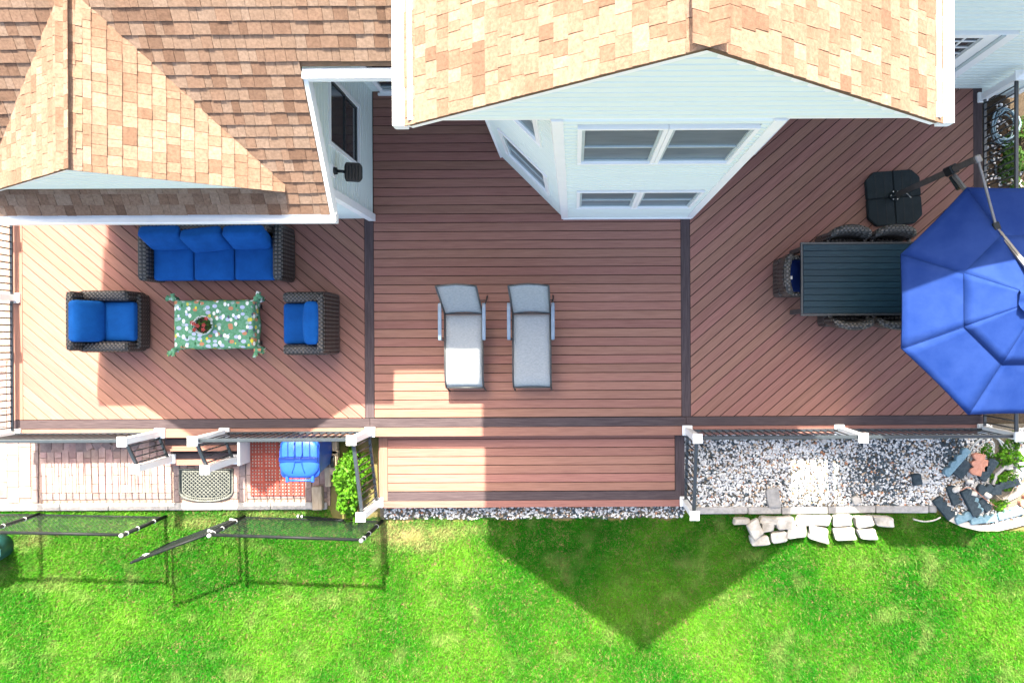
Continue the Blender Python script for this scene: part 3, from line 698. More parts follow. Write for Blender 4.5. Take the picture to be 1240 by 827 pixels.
# main roof behind: eave over the dining side
ME_Y, ME_Z = 3.55, 5.05
mr = hb(slab([(2.0, ME_Y, ME_Z), (8.2, ME_Y, ME_Z), (8.2, 8.5, ME_Z + 4.95 * 0.6), (2.0, 8.5, ME_Z + 4.95 * 0.6)], 0.06), 'roof', 'shingle')
set_tone(mr.data, TONES[1][0])
gutter_x(GA + GHW + 0.14, 8.25, ME_Y - 0.05, ME_Z)
hb(MB().span((GA + GHW + 0.14, ME_Y + 0.02, ME_Z - 0.11), (8.1, 4.1, ME_Z - 0.08)), 'soffit', 'trim')
# main body of the house behind everything
wall_core('house_body', [(-7.5, 4.35), (7.2, 4.45), (7.2, 14), (-7.5, 14)], -0.45, 2.6)

# --- shingles: the largest in view become single pieces, the rest one field per roof
order = []
for i, (M, wi, ti, par, c) in enumerate(TABS):
    s = F / (H - c.z); u = NU + c.x * s; v = NV - c.y * s
    order.append((0 if (5 < u < 1235 and 3 < v < 300) else 1, H - c.z, i))
order.sort(); single = set(i for a, b, i in order[:296] if a == 0)
fields = {}
for i, (M, wi, ti, par, c) in enumerate(TABS):
    me = shingle_mesh(wi, ti)
    if i in single:
        o = link('shingle', me, par); M2 = M.copy(); M2.translation = M.translation - HO; o.matrix_local = M2
    else:
        fields.setdefault(par.name, []).append((M, me))
for pn, lst in fields.items():
    V = []; Fs = []; T_ = []
    for M, me in lst:
        o0 = len(V)
        for p in me.vertices: V.append(tuple(M @ p.co - HO))
        for f in me.polygons: Fs.append(tuple(q + o0 for q in f.vertices))
        k = rng.uniform(0.93, 1.06)
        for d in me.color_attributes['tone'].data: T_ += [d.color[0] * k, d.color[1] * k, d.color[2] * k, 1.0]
    me2 = bpy.data.meshes.new('shingle_field'); me2.from_pydata(V, [], Fs); me2.materials.append(MT['shingle'])
    me2.color_attributes.new('tone', 'FLOAT_COLOR', 'POINT').data.foreach_set('color', T_)
    tag(link('shingle_field', me2, bpy.data.objects[pn]), kind='stuff')

# --- wall lamp
lx, ly, lz = WXE + 0.01, 2.33, 1.98
lamp = thing('wall_floodlight', 'black floodlight bracketed on the white side wall below the window', 'floodlight', (lx, ly, lz))
MB().box((0.006, 0, 0), (0.03, 0.16, 0.17)).build('wall_plate', 'trim', lamp, bevel=0.005)
MB().lathe([(0.05, 0), (0.055, 0.02), (0.045, 0.06)], n=14).build('mount', 'blackplastic', lamp, True).rotation_euler = (0, R(90), 0)
MB().tube([(0.05, 0, 0), (0.11, 0, -0.02), (0.15, 0, -0.05)], 0.022, 8).build('bracket', 'blackplastic', lamp, True)
hd = MB().prism([(-0.09, -0.13), (0.09, -0.13), (0.13, -0.08), (0.13, 0.08), (0.09, 0.13), (-0.09, 0.13), (-0.11, 0.08), (-0.11, -0.08)], -0.03, 0.03).build('lamp_head', 'blackplastic', lamp, bevel=0.01)
hd.location = (0.25, 0, -0.08); hd.rotation_euler = (0, R(14), 0)
for k in range(5): 
    o = MB().box((0.25 - 0.08 + k * 0.04, 0, -0.044 - 0.01 * (k - 2)), (0.008, 0.2, 0.02)).build('cooling_fin', 'blackplastic', lamp)

# ------------------------------------------------------------------ cushions and wicker
def wicker_block(parent, name, c, s, r=0.05, warp=None):
    return MB().rbox(c, s, r, 8, warp=warp).build(name, 'wicker', parent, True)
def piping(parent, c, s, z, r=0.008, mt='blue'):
    x, y = s[0] / 2 - 0.02, s[1] / 2 - 0.02; pts = []
    for sx, sy, a0 in ((1, 1, 0), (-1, 1, 90), (-1, -1, 180), (1, -1, 270)):
        for k in range(4):
            a = R(a0 + k * 30); pts.append((c[0] + sx * (x - 0.05) + 0.05 * math.cos(a) * 1.2, c[1] + sy * (y - 0.05) + 0.05 * math.sin(a) * 1.2, c[2] + z))
    return MB().tube(pts, r, 5, closed=True).build('piping', mt, parent, True)
def seat_cushion(parent, c, s, mt='blue'):
    o = MB().rbox((0, 0, 0), s, 0.045, 10, puff=0.03).build('seat_cushion', mt, parent, True, loc=c)
    piping(o, (0, 0, 0), s, s[2] / 2 - 0.03, mt=mt); return o
def back_cushion(parent, c, s, rot, mt='blue'):
    o = MB().rbox((0, 0, 0), s, 0.06, 10, puff=0.05).build('back_cushion', mt, parent, True, loc=c)
    o.rotation_euler = rot; piping(o, (0, 0, 0), s, 0.02, mt=mt); return o
# sofa, front towards -y
sxa, sxb = PX(165, 300, 0.6), PX(360, 338, 0)
sw = sxb - sxa; sY0, sY1 = 0.965, 1.84; sD = sY1 - sY0
sofa = thing('sofa', 'dark wicker three seat sofa with bright blue cushions against the house wall', 'sofa', ((sxa + sxb) / 2, (sY0 + sY1) / 2, 0))
hw = sw / 2
for s in (-1, 1):
    wicker_block(sofa, 'arm', (s * (hw - 0.085), 0, 0.32), (0.17, sD, 0.58), 0.06)
wicker_block(sofa, 'back_frame', (0, sD / 2 - 0.07, 0.44), (sw - 0.33, 0.14, 0.74), 0.05)
wicker_block(sofa, 'base_frame', (0, -0.03, 0.20), (sw - 0.33, sD - 0.12, 0.28), 0.03)
cwid = (sw - 0.35) / 3
for i in range(3):
    x = -hw + 0.175 + cwid * (i + 0.5)
    seat_cushion(sofa, (x, -0.09, 0.405), (cwid - 0.012, sD - 0.20, 0.14))
    tilt = (0.0, R(-2), R(1)) if i != 1 else (0.0, R(4), R(6))
    o = back_cushion(sofa, (x - 0.01, 0.215 + (0.0 if i != 1 else -0.03), 0.66), (cwid - 0.015, 0.46, 0.19), (R(66), 0, tilt[2]))
for sx in (-1, 1):
    for sy in (-1, 1): MB().box((sx * (hw - 0.1), sy * (sD / 2 - 0.09), 0.025), (0.06, 0.06, 0.05)).build('foot', 'blackplastic', sofa)
# armchairs: local front is +x
def armchair(label, loc, rz, dep, wid, lean):
    t = thing('armchair', label, 'armchair', loc, rz, 'wicker armchairs around the coffee table')
    for s in (-1, 1):
        wicker_block(t, 'arm', (-0.02, s * (wid / 2 - 0.085), 0.31), (dep - 0.06, 0.17, 0.56), 0.06)
    def slope_back(p):
        return Vector((p.x - (p.z + 0.4) * 0.06, p.y, p.z))
    wicker_block(t, 'back_frame', (-dep / 2 + 0.07, 0, 0.44), (0.13, wid - 0.05, 0.80), 0.055)
    wicker_block(t, 'base_frame', (0.03, 0, 0.19), (dep - 0.10, wid - 0.33, 0.28), 0.03)
    wicker_block(t, 'front_apron', (dep / 2 - 0.045, 0, 0.18), (0.09, wid - 0.10, 0.30), 0.04)
    sc = wid - 0.35
    seat_cushion(t, (0.09, 0, 0.40), (dep - 0.22, sc, 0.14))
    back_cushion(t, (-dep / 2 + 0.235, 0, 0.66), (0.48, sc + 0.02, 0.20), (0, R(lean), 0))
    for sx in (-1, 1):
        for sy in (-1, 1): MB().box((sx * (dep / 2 - 0.1), sy * (wid / 2 - 0.1), 0.02), (0.06, 0.06, 0.04)).build('foot', 'blackplastic', t)
    return t
ac_y = (PY(130, 351, 0.58) + PY(130, 427, 0.58)) / 2
armchair('dark wicker armchair with blue cushions half in sunlight facing the sofa table', ((PX(182, 390) - 0.40), ac_y, 0), 0.0, 0.86, 0.97, 64)
ac2 = (PY(380, 353, 0.58) + PY(380, 430, 0.58)) / 2
armchair('dark wicker armchair with blue cushions fully in shade next to the dark divider board', (PX(415.5, 390) - 0.42, ac2, 0), math.pi, 0.80, 0.99, 78)

# ------------------------------------------------------------------ coffee table, cloth, planter
tx0, ty1 = P(211.2, 365.4, 0.46); tx1, ty0 = P(305, 420, 0.46)
tcx, tcy, tl, tw = (tx0 + tx1) / 2, (ty0 + ty1) / 2, tx1 - tx0, ty1 - ty0
ct = thing('coffee_table', 'low dark coffee table under a green printed cloth', 'table', (tcx, tcy, 0))
MB().box((0, 0, 0.43), (tl - 0.03, tw - 0.03, 0.04)).build('tabletop', 'wicker', ct, bevel=0.006)
for sx in (-1, 1):
    for sy in (-1, 1): MB().box((sx * (tl / 2 - 0.06), sy * (tw / 2 - 0.06), 0.205), (0.06, 0.06, 0.41)).build('leg', 'wicker', ct)
nx, ny = 41, 25; drop = 0.20; V = []; Fq = []
exx, exy = 0.24, 0.16
for j in range(ny):
    for i in range(nx):
        a = (i / (nx - 1) * 2 - 1) * (tl / 2 + exx); b = (j / (ny - 1) * 2 - 1) * (tw / 2 + exy)
        ox, oy = max(0, abs(a) - tl / 2 - 0.005), max(0, abs(b) - tw / 2 - 0.005)
        sx, sy = math.copysign(1, a), math.copysign(1, b)
        over = math.hypot(ox, oy); x, y, z = a, b, 0.462
        if over > 0:
            cx_, cy_ = max(-tl / 2 - 0.005, min(tl / 2 + 0.005, a)), max(-tw / 2 - 0.005, min(tw / 2 + 0.005, b))
            flare = 0.16 + 0.05 * math.sin(a * 17 + b * 13)
            if ox > 0 and oy > 0: flare = 0.42 + 0.1 * math.sin((ox - oy) * 40)
            dx_, dy_ = (a - cx_), (b - cy_); L = math.hypot(dx_, dy_)
            x = cx_ + dx_ / L * over * flare; y = cy_ + dy_ / L * over * flare
            z = 0.462 - over * 0.93
        V.append((x, y, z)); 
for j in range(ny - 1):
    for i in range(nx - 1): q = j * nx + i; Fq.append((q, q + 1, q + nx + 1, q + nx))
m = MB(); m._add(V, Fq)
# tied knots hanging from each corner
cl = thing('tablecloth', 'green tablecloth printed with small pale and yellow blooms tied at the corners', 'tablecloth', (tcx, tcy, 0))
co = m.build('cloth_sheet', 'cloth', cl, True)
sol = co.modifiers.new('thick', 'SOLIDIFY'); sol.thickness = 0.004; sol.offset = 1
for sx in (-1, 1):
    for sy in (-1, 1):
        k = MB(); cx_, cy_ = sx * (tl / 2 + 0.045), sy * (tw / 2 + 0.05)
        k.rbox((cx_, cy_, 0.40), (0.08, 0.08, 0.08), 0.035, 5)
        for q in range(4):
            an = math.atan2(sy, sx) + rng.uniform(-1.1, 1.1); L = rng.uniform(0.07, 0.12); zz = 0.41 + rng.uniform(-0.04, 0.05)
            e = Vector((cx_ + math.cos(an) * L, cy_ + math.sin(an) * L, zz)); p_ = Vector((-math.sin(an), math.cos(an), 0)) * 0.035
            c_ = Vector((cx_, cy_, 0.42)); 
            k._add([c_ - p_ * 0.3, c_ + p_ * 0.3, e + p_ + Vector((0, 0, 0.03)), e - p_, e + p_ * 0.2 - Vector((0, 0, 0.06))], [(0, 3, 2, 1), (0, 4, 3), (1, 2, 4)])
        k.build('corner_knot', 'cloth', cl, True)
pu = P(250.5, 394, 0.47)
pot = thing('flower_pot', 'round pale pot of red flowers on the green tablecloth', 'flower pot', (pu[0], pu[1], 0.466))
MB().lathe([(0.075, 0.0), (0.09, 0.03), (0.105, 0.10), (0.118, 0.115), (0.118, 0.128), (0.10, 0.128), (0.094, 0.10), (0.03, 0.095)], n=28).build('pot', 'pot', pot, True)
MB().lathe([(0.095, 0.088), (0.093, 0.104), (0.01, 0.11)], n=18).build('soil', 'soil', pot)
def leaves(n, fn, size, seed, tone=(0.6, 1.3), flat=0.5, long=1.7):
    r = np.random.default_rng(seed); V = []; T = []; Fq = []
    for i in range(n):
        p, k = fn(r); L = size * r.uniform(0.6, 1.25); W = L / long
        nrm = Vector((r.normal(0, flat), r.normal(0, flat), 1)).normalized(); a = r.uniform(0, 2 * math.pi)
        t = Vector((math.cos(a), math.sin(a), 0)); t = (t - nrm * t.dot(nrm)).normalized(); s = nrm.cross(t)
        p = Vector(p); q = len(V)
        V += [tuple(p - t * L / 2), tuple(p + s * W / 2 - t * L * 0.1), tuple(p + t * L / 2 - nrm * L * 0.12), tuple(p - s * W / 2 - t * L * 0.1)]
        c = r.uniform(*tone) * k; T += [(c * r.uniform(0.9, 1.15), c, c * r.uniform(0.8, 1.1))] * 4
        Fq.append((q, q + 1, q + 2, q + 3))
    return np.array(V), np.array(Fq), np.array(T)
def potfn(r):
    a = r.uniform(0, 6.28); d = 0.11 * math.sqrt(r.uniform(0, 1)); return (d * math.cos(a), d * math.sin(a), 0.12 + r.uniform(0, 0.05)), 1.0
V, Fq, T = leaves(46, potfn, 0.055, 3, flat=0.8); link('foliage', raw_mesh('foliage', V, Fq, 'leafdark', T), pot)
for k in range(7):
    a = rng.uniform(0, 6.28); d = rng.uniform(0.02, 0.11)
    m = MB()
    for q in range(5):
        b = q * 1.257; m._add([(0, 0, 0), (0.02 * math.cos(b - .5), 0.02 * math.sin(b - .5), 0.008), (0.03 * math.cos(b), 0.03 * math.sin(b), 0.004), (0.02 * math.cos(b + .5), 0.02 * math.sin(b + .5), 0.008)], [(0, 1, 2, 3)])
    m.build('flower', 'petal', pot, loc=(d * math.cos(a), d * math.sin(a), 0.175))

pot.scale = (1.3, 1.3, 1.1)

# ------------------------------------------------------------------ chaise lounges (head towards +y)
def chaise(label, x, rzf=0.0):
    t = thing('chaise_lounge', label, 'lounge chair', (x, -0.13, 0), rzf, 'grey sling chaises')
    W = 0.60; y0, y1 = -0.62, 0.56; zs = 0.37; yb, zb = 0.94, 1.12
    # sling seat: slight sag, rolls down at the foot
    V = []; Fq = []; k = 18
    for i in range(k + 1):
        f = i / k; y = y0 + (y1 - 0.02 - y0) * f
        z = zs - 0.10 * max(0, (0.16 - f) / 0.16) ** 2 + 0.02 * math.sin(f * math.pi) * 0
        for j in range(7):
            q = j / 6 * 2 - 1; V.append((q * (W / 2 - 0.015), y, z - 0.018 * (1 - q * q)))
    for i in range(k):
        for j in range(6): a = i * 7 + j; Fq.append((a, a + 1, a + 8, a + 7))
    o = MB()._add(V, Fq).build('seat_sling', 'sling', t, True); o.modifiers.new('thick', 'SOLIDIFY').thickness = 0.006
    V = []; Fq = []
    for i in range(11):
        f = i / 10; y = y1 + (yb - y1) * f; z = zs + (zb - zs) * f
        for j in range(7):
            q = j / 6 * 2 - 1; V.append((q * (W / 2 - 0.015), y + 0.02 * (1 - q * q), z - 0.012 * (1 - q * q)))
    for i in range(10):
        for j in range(6): a = i * 7 + j; Fq.append((a, a + 1, a + 8, a + 7))
    o = MB()._add(V, Fq).build('back_sling', 'sling', t, True); o.modifiers.new('thick', 'SOLIDIFY').thickness = 0.006
    for s in (-1, 1):
        xs = s * (W / 2)
        MB().tube([(xs, y0 + 0.0, zs - 0.10), (xs, y0 + 0.1, zs - 0.03), (xs, y0 + 0.2, zs), (xs, y1, zs)], 0.014, 8).build('side_rail', 'frame', t, True)
        MB().tube([(xs, y1, zs), (xs, yb, zb)], 0.014, 8).build('back_rail', 'frame', t, True)
        MB().tube([(xs, y0 + 0.01, zs - 0.09), (xs, y0 - 0.06, 0.0)], 0.014, 8).build('leg', 'frame', t, True)
        MB().tube([(xs + s * 0.035, y1 + 0.30, 0.0), (xs + s * 0.035, y1 + 0.16, 0.30), (xs + s * 0.035, y1 + 0.10, 0.55)], 0.014, 8).build('leg', 'frame', t, True)
        MB().tube([(xs + s * 0.035, y1 - 0.40, 0.52), (xs + s * 0.035, y1 - 0.42, 0.40), (xs, y1 - 0.40, zs)], 0.012, 8).build('arm_bracket', 'frame', t, True)
        V = []
        MB().rbox((xs + s * 0.045, y1 - 0.13, 0.565), (0.056, 0.58, 0.026), 0.012, 6).build('armrest', 'armrest', t, True)
    MB().tube([(-W / 2, y0, zs - 0.10), (W / 2, y0, zs - 0.10)], 0.013, 8).build('foot_bar', 'frame', t, True)
    MB().tube([(-W / 2, y1, zs), (W / 2, y1, zs)], 0.013, 8).build('hinge_bar', 'frame', t, True)
    MB().tube([(-W / 2, yb, zb), (-W / 4, yb + 0.02, zb + 0.004), (0, yb + 0.03, zb + 0.006), (W / 4, yb + 0.02, zb + 0.004), (W / 2, yb, zb)], 0.014, 8).build('top_bar', 'frame', t, True)
    MB().tube([(-W / 2 - 0.03, y1 + 0.22, 0.18), (W / 2 + 0.03, y1 + 0.22, 0.18)], 0.010, 8).build('cross_bar', 'frame', t, True)
chaise('grey sling chaise lounge with its foot end in bright sunlight', -1.765)
chaise('grey sling chaise lounge lying wholly in shade', -0.685)

# ------------------------------------------------------------------ dining set
dX0, dX1, dY0, dY1 = PX(970, 338, 0.74), 5.62, PY(1000, 382.3, 0.74), PY(1000, 293.3, 0.74)
dt = thing('dining_table', 'long dark slatted dining table partly under the blue umbrella', 'table', ((dX0 + dX1) / 2, (dY0 + dY1) / 2, 0))
L, W = dX1 - dX0, dY1 - dY0
for s in (-1, 1):
    MB().box((0, s * (W / 2 - 0.016), 0.715), (L, 0.032, 0.05)).build('table_edge', 'frame', dt, bevel=0.004)
    MB().box((s * (L / 2 - 0.016), 0, 0.714), (0.032, W - 0.066, 0.05)).build('table_edge', 'frame', dt, bevel=0.004)
ns = 11; sw_ = (W - 0.068) / ns
for i in range(ns): MB().box((0, 0, 0), (L - 0.07, sw_ - 0.007, 0.022)).build('table_slat', 'table', dt, bevel=0.002, loc=(0, -W / 2 + 0.034 + sw_ * (i + 0.5), 0.730))
MB().box((0, 0, 0.695), (L - 0.08, W - 0.08, 0.02)).build('under_frame', 'blackplastic', dt)
for sx in (-1, 1):
    for sy in (-1, 1): MB().box((sx * (L / 2 - 0.08), sy * (W / 2 - 0.08), 0.34), (0.07, 0.07, 0.68)).build('leg', 'frame', dt)
def dining_chair(label, x, y, rz, tagp=False, cy=0.11, cd=0.24):
    """local front is +y"""
    t = thing('dining_chair', label, 'chair', (x, y, 0), rz, 'wicker chairs around the dining table')
    w, d = 0.645, 0.58
    def bow(p): return Vector((p.x * (1 - 0.10 * max(0, p.z)), p.y + (p.x / 0.3) ** 2 * 0.07 - max(0, p.z + 0.1) * 0.10, p.z - (p.x / 0.3) ** 2 * 0.035 * (p.z > 0)))
    MB().rbox((0, -d / 2 + 0.02, 0.68), (w, 0.12, 0.52), 0.05, 10, warp=bow).build('backrest', 'wicker', t, True)
    MB().rbox((0, 0, 0.255), (w - 0.03, d, 0.39), 0.05, 8).build('seat', 'wicker', t, True)
    for s in (-1, 1):
        MB().tube([(s * 0.285, -d / 2 + 0.09, 0.66), (s * 0.285, 0.0, 0.62), (s * 0.28, d / 2 - 0.06, 0.57), (s * 0.27, d / 2 - 0.05, 0.42)], [0.035, 0.035, 0.033, 0.03], 8).build('arm', 'wicker', t, True)
        for sy in (-1, 1): MB().tube([(s * (w / 2 - 0.07), sy * (d / 2 - 0.07), 0.12), (s * (w / 2 - 0.07), sy * (d / 2 - 0.07), 0.0)], [0.026, 0.022], 8).build('leg', 'wicker', t, True)
    c = MB().rbox((0, cy, 0.475), (w - 0.12, d - cd, 0.07), 0.03, 8, puff=0.015).build('seat_cushion', 'navy', t, True)
    if tagp: MB().box((0.02, -0.14, 0.523), (0.05, 0.085, 0.002)).build('fabric_tag', 'label', c)
    return t
hY = (dY0 + dY1) / 2 + 0.06
dining_chair('brown wicker chair with navy seat and white tag at the end of the dining table', dX0 + 0.03, hY, -math.pi / 2, True, 0.03, 0.12)
cu = (1031, 1084)
xa, xb = PX(1031, 280, 0.85), PX(1085, 280, 0.85)
dining_chair('dark wicker chair on the umbrella base side of the table, closer to the end chair', xa, dY1 - 0.11, math.pi)
dining_chair('dark wicker chair in front of the black umbrella base', xb, dY1 - 0.11, math.pi)
xa, xb = PX(1034, 395, 0.85), PX(1088, 395, 0.85)
dining_chair('dark wicker chair on the railing side of the table, closer to the end chair', xa, dY0 + 0.13, 0)
dining_chair('dark wicker chair on the railing side of the table, half under the umbrella', xb, dY0 + 0.13, 0)

# ------------------------------------------------------------------ cantilever umbrella
bx0, by1 = P(1050, 207, 0.10); bx1, by0 = P(1116, 272, 0.10)
bcx, bcy = (bx0 + bx1) / 2, (by0 + by1) / 2; bs = 0.44
mx, my = P(1084, 237, 0.12)
ub = thing('cantilever_umbrella', 'large blue cantilever umbrella on a square black base beside the dining table', 'umbrella', (bcx, bcy, 0))
def loc(p): return (p[0] - bcx, p[1] - bcy, p[2])
for ix in (-1, 1):
    for iy in (-1, 1):
        c = 0.13; q = [(0.003, 0.003), (bs, 0.003), (bs, bs - c), (bs - c, bs), (0.003, bs)]
        pl = [(ix * a, iy * b) for a, b in q]
        if ix * iy < 0: pl = pl[::-1]
        o = MB().prism(pl, 0.012, 0.10).build('base_plate', 'basep', ub, bevel=0.012, seg=2); o.rotation_euler = (0, 0, R(4))
for k in (-0.29, -0.145, 0.145, 0.29):
    o = MB().box((k, 0, 0.1005), (0.008, 0.82, 0.004)).build('base_rib', 'blackplastic', ub); o.rotation_euler = (0, 0, R(4))
ML = loc((mx, my, 0)); top = 2.52
MB().lathe([(0.085, 0.10), (0.085, 0.125), (0.055, 0.13), (0.05, 0.20), (0.04, 0.21)], (ML[0], ML[1], 0), 16).build('socket', 'blackplastic', ub, True)
for k in range(6):
    a = k * math.pi / 3; MB().tube([(ML[0] + 0.07 * math.cos(a), ML[1] + 0.07 * math.sin(a), 0.12), (ML[0] + 0.07 * math.cos(a), ML[1] + 0.07 * math.sin(a), 0.137)], 0.01, 6).build('bolt', 'zinc', ub)
MB().box((ML[0], ML[1], (0.12 + top) / 2), (0.085, 0.065, top - 0.12), rz=R(-65)).build('mast', 'alu', ub, bevel=0.012, seg=2)
MB().tube([(ML[0], ML[1], 0.40), (ML[0] + 0.07, ML[1] - 0.03, 0.40), (ML[0] + 0.10, ML[1] - 0.10, 0.46)], 0.007, 6).build('crank_handle', 'zinc', ub)
CX, CY = 5.93, 0.50
A = Vector((ML[0] + 0.03, ML[1] - 0.06, 1.87)); Bm = Vector((CX - bcx, CY - bcy, 2.88))
MB().box((ML[0], ML[1], 1.87), (0.13, 0.11, 0.20), rz=R(-65)).build('slide_carriage', 'blackplastic', ub, bevel=0.012)
MB().bar(A, Bm, 0.055, 0.065).build('boom', 'steel', ub, bevel=0.014, seg=2)
mid = A.lerp(Bm, 0.45); tp = Vector((ML[0] + 0.02, ML[1], top - 0.02))
MB().bar(tp, mid + Vector((0.0, 0, 0.03)), 0.03, 0.03).build('stay_strut', 'steel', ub, bevel=0.006)
MB().box(mid + Vector((0, 0, 0.01)), (0.09, 0.11, 0.10), rz=R(20)).build('strut_clamp', 'blackplastic', ub, bevel=0.01)
MB().box(tp, (0.10, 0.08, 0.07), rz=R(-65)).build('mast_cap', 'steel', ub, bevel=0.012)
MB().tube([A + Vector((-0.01, -0.02, -0.05)), A.lerp(Bm, 0.12) + Vector((-0.03, 0, -0.08))], 0.03, 8).build('tilt_lever', 'blackplastic', ub)
# canopy: eight panels with sag between the ribs, upper vent tier
RIM, APEX, RR = 2.14, 2.70, 1.53 / math.cos(math.pi / 8)
def can_pt(f, a, r_out=RR, zo=0.0):
    """f 0..1 apex to rim, a angle"""
    k = (a - math.pi / 8) % (math.pi / 4) / (math.pi / 4)        # 0..1 across a panel, corners at 22.5 + 45k
    rad = r_out * math.cos(math.pi / 8) / math.cos((k - 0.5) * math.pi / 4) * f
    sagr = 1 - 0.010 * (1 - (2 * k - 1) ** 2) * f ** 3
    z = APEX - (APEX - RIM) * (f ** 1.12) - 0.012 * f * (1 - (2 * k - 1) ** 2) * (1 - abs(2 * f - 1) * 0.4) * 0.6
    return (CX - bcx + rad * sagr * math.cos(a), CY - bcy + rad * sagr * math.sin(a), z + zo)
for p_ in range(8):
    V = []; Fq = []; na, nf = 8, 14
    for i in range(nf + 1):
        f = 0.30 + 0.70 * i / nf
        for j in range(na + 1): V.append(can_pt(f, math.pi / 8 + (p_ + j / na) * math.pi / 4))
    for i in range(nf):
        for j in range(na): a = i * (na + 1) + j; Fq.append((a, a + na + 1, a + na + 2, a + 1))
    # short valance at the rim
    o0 = len(V)
    for j in range(na + 1):
        q = can_pt(1.0, math.pi / 8 + (p_ + j / na) * math.pi / 4); V.append((q[0], q[1], q[2] - 0.03))
    b0 = nf * (na + 1)
    for j in range(na): Fq.append((b0 + j, o0 + j, o0 + j + 1, b0 + j + 1))
    o = MB()._add(V, Fq).build('canopy_panel', 'canopy', ub, True); o.modifiers.new('thick', 'SOLIDIFY').thickness = 0.003
    V = []; Fq = []; nf = 7
    for i in range(nf + 1):
        f = 0.02 + 0.53 * i / nf
        for j in range(na + 1): V.append(can_pt(f, math.pi / 8 + (p_ + j / na) * math.pi / 4, zo=0.014))
    for i in range(nf):
        for j in range(na): a = i * (na + 1) + j; Fq.append((a, a + na + 1, a + na + 2, a + 1))
    o = MB()._add(V, Fq).build('vent_panel', 'canopy', ub, True); o.modifiers.new('thick', 'SOLIDIFY').thickness = 0.003
    a = math.pi / 8 + p_ * math.pi / 4
    MB().tube([(CX - bcx + 0.05 * math.cos(a), CY - bcy + 0.05 * math.sin(a), APEX - 0.03)] + [tuple(Vector(can_pt(f, a)) - Vector((0, 0, 0.022))) for f in (0.4, 0.7, 0.995)], 0.010, 6).build('rib', 'alu', ub)
    V = [can_pt(0.31 + 0.69 * i / 10, a, zo=0.006) for i in range(11)]
    MB().tube(V, 0.0025, 5).build('seam', 'canopy', ub, True)
# gathered top cap
V = []; Fq = []; na = 48
for i in range(6):
    f = 0.01 + 0.17 * i / 5
    for j in range(na):
        a = j / na * 2 * math.pi; q = can_pt(f, a, zo=0.07)
        V.append((q[0], q[1], q[2] + 0.018 * math.sin(a * 8 + i * 0.7) * (i / 5) + 0.010 * math.sin(a * 19 + i * 2)))
for i in range(5):
    for j in range(na): Fq.append((i * na + j, (i + 1) * na + j, (i + 1) * na + (j + 1) % na, i * na + (j + 1) % na))
MB()._add(V, Fq).build('top_cap', 'canopy', ub, True)
MB().lathe([(0.05, APEX - 0.16), (0.055, APEX - 0.02), (0.045, APEX + 0.10), (0.05, APEX + 0.16), (0.04, APEX + 0.22)], (CX - bcx, CY - bcy, 0), 14).build('hub', 'blackplastic', ub, True)

exec_stage2 = True
# ------------------------------------------------------------------ paving
ZPV = -0.462
patio = MB(); patio.span((-10.6, PY(150, 613, ZG), ZG - 0.01), (PX(400, 570, ZG), 2.2, ZPV - 0.018))
patio = tag(patio.build('patio', 'bed'), 'pink brick paving in front of the lounge deck', None, None, 'structure')
PVM = {}
npav = 0
def paver(cx, cy, w, h, mt='paver', rz=0.0):
    global npav
    key = (round(w, 3), round(h, 3), mt)
    if key not in PVM: PVM[key] = MB().box((0, 0, 0), (w - 0.008, h - 0.008, 0.04)).mesh('paver', mt, bevel=0.004)
    o = link('paver', PVM[key], patio); o.location = (cx, cy, ZPV - 0.018 + rng.uniform(-0.002, 0.002)); o.rotation_euler = (rng.uniform(-.008, .008), rng.uniform(-.008, .008), rz + rng.uniform(-0.008, 0.008)); npav += 1
def pv(u, v): return P(u, v, ZPV)
yb = pv(150, 604)[1]
# plain wide pavers beyond the column at the open side
x = pv(37, 570)[0]; col = 0
while x > -10.4:
    w = 0.20; y = yb + 0.02 - (0.08 if col % 2 else 0)
    while y < -0.4:
        hgt = rng.choice((0.20, 0.27)) 
        paver(x - w / 2, y + hgt / 2, w, hgt, rng.choice(('paver', 'paver', 'paver', 'paver', 'paverg'))); y += hgt
    x -= w; col += 1
# grey soldier columns
for u in (42.5, 213.5, 293.5, 373.5):
    y = yb - 0.06; cx = pv(u, 580)[0]
    while y < -1.5: paver(cx, y + 0.11, 0.11, 0.22, 'paverg'); y += 0.22
def field(u0, u1, w, l, ytop, skip=None):
    x0, x1 = pv(u0, 580)[0], pv(u1, 580)[0]; n = max(1, round((x1 - x0) / w)); w = (x1 - x0) / n
    for i in range(n):
        y = yb + 0.10 - (l * 0.5 if i % 2 else 0)
        while y < ytop:
            a, b = max(y, yb + 0.10), y + l
            if b - a > 0.05 and not (skip and skip(x0 + w * (i + 0.5), (a + b) / 2)): paver(x0 + w * (i + 0.5), (a + b) / 2, w, b - a)
            y += l
    # bottom soldier row
    k = max(1, round((x1 - x0) / 0.22)); q = (x1 - x0) / k
    for i in range(k): paver(x0 + q * (i + 0.5), yb + 0.045, q, 0.11, 'paverg')
ytop1 = pv(120, 549)[1]
fx, fy = pv(140, 524)
field(48, 208, 0.122, 0.30, ytop1)
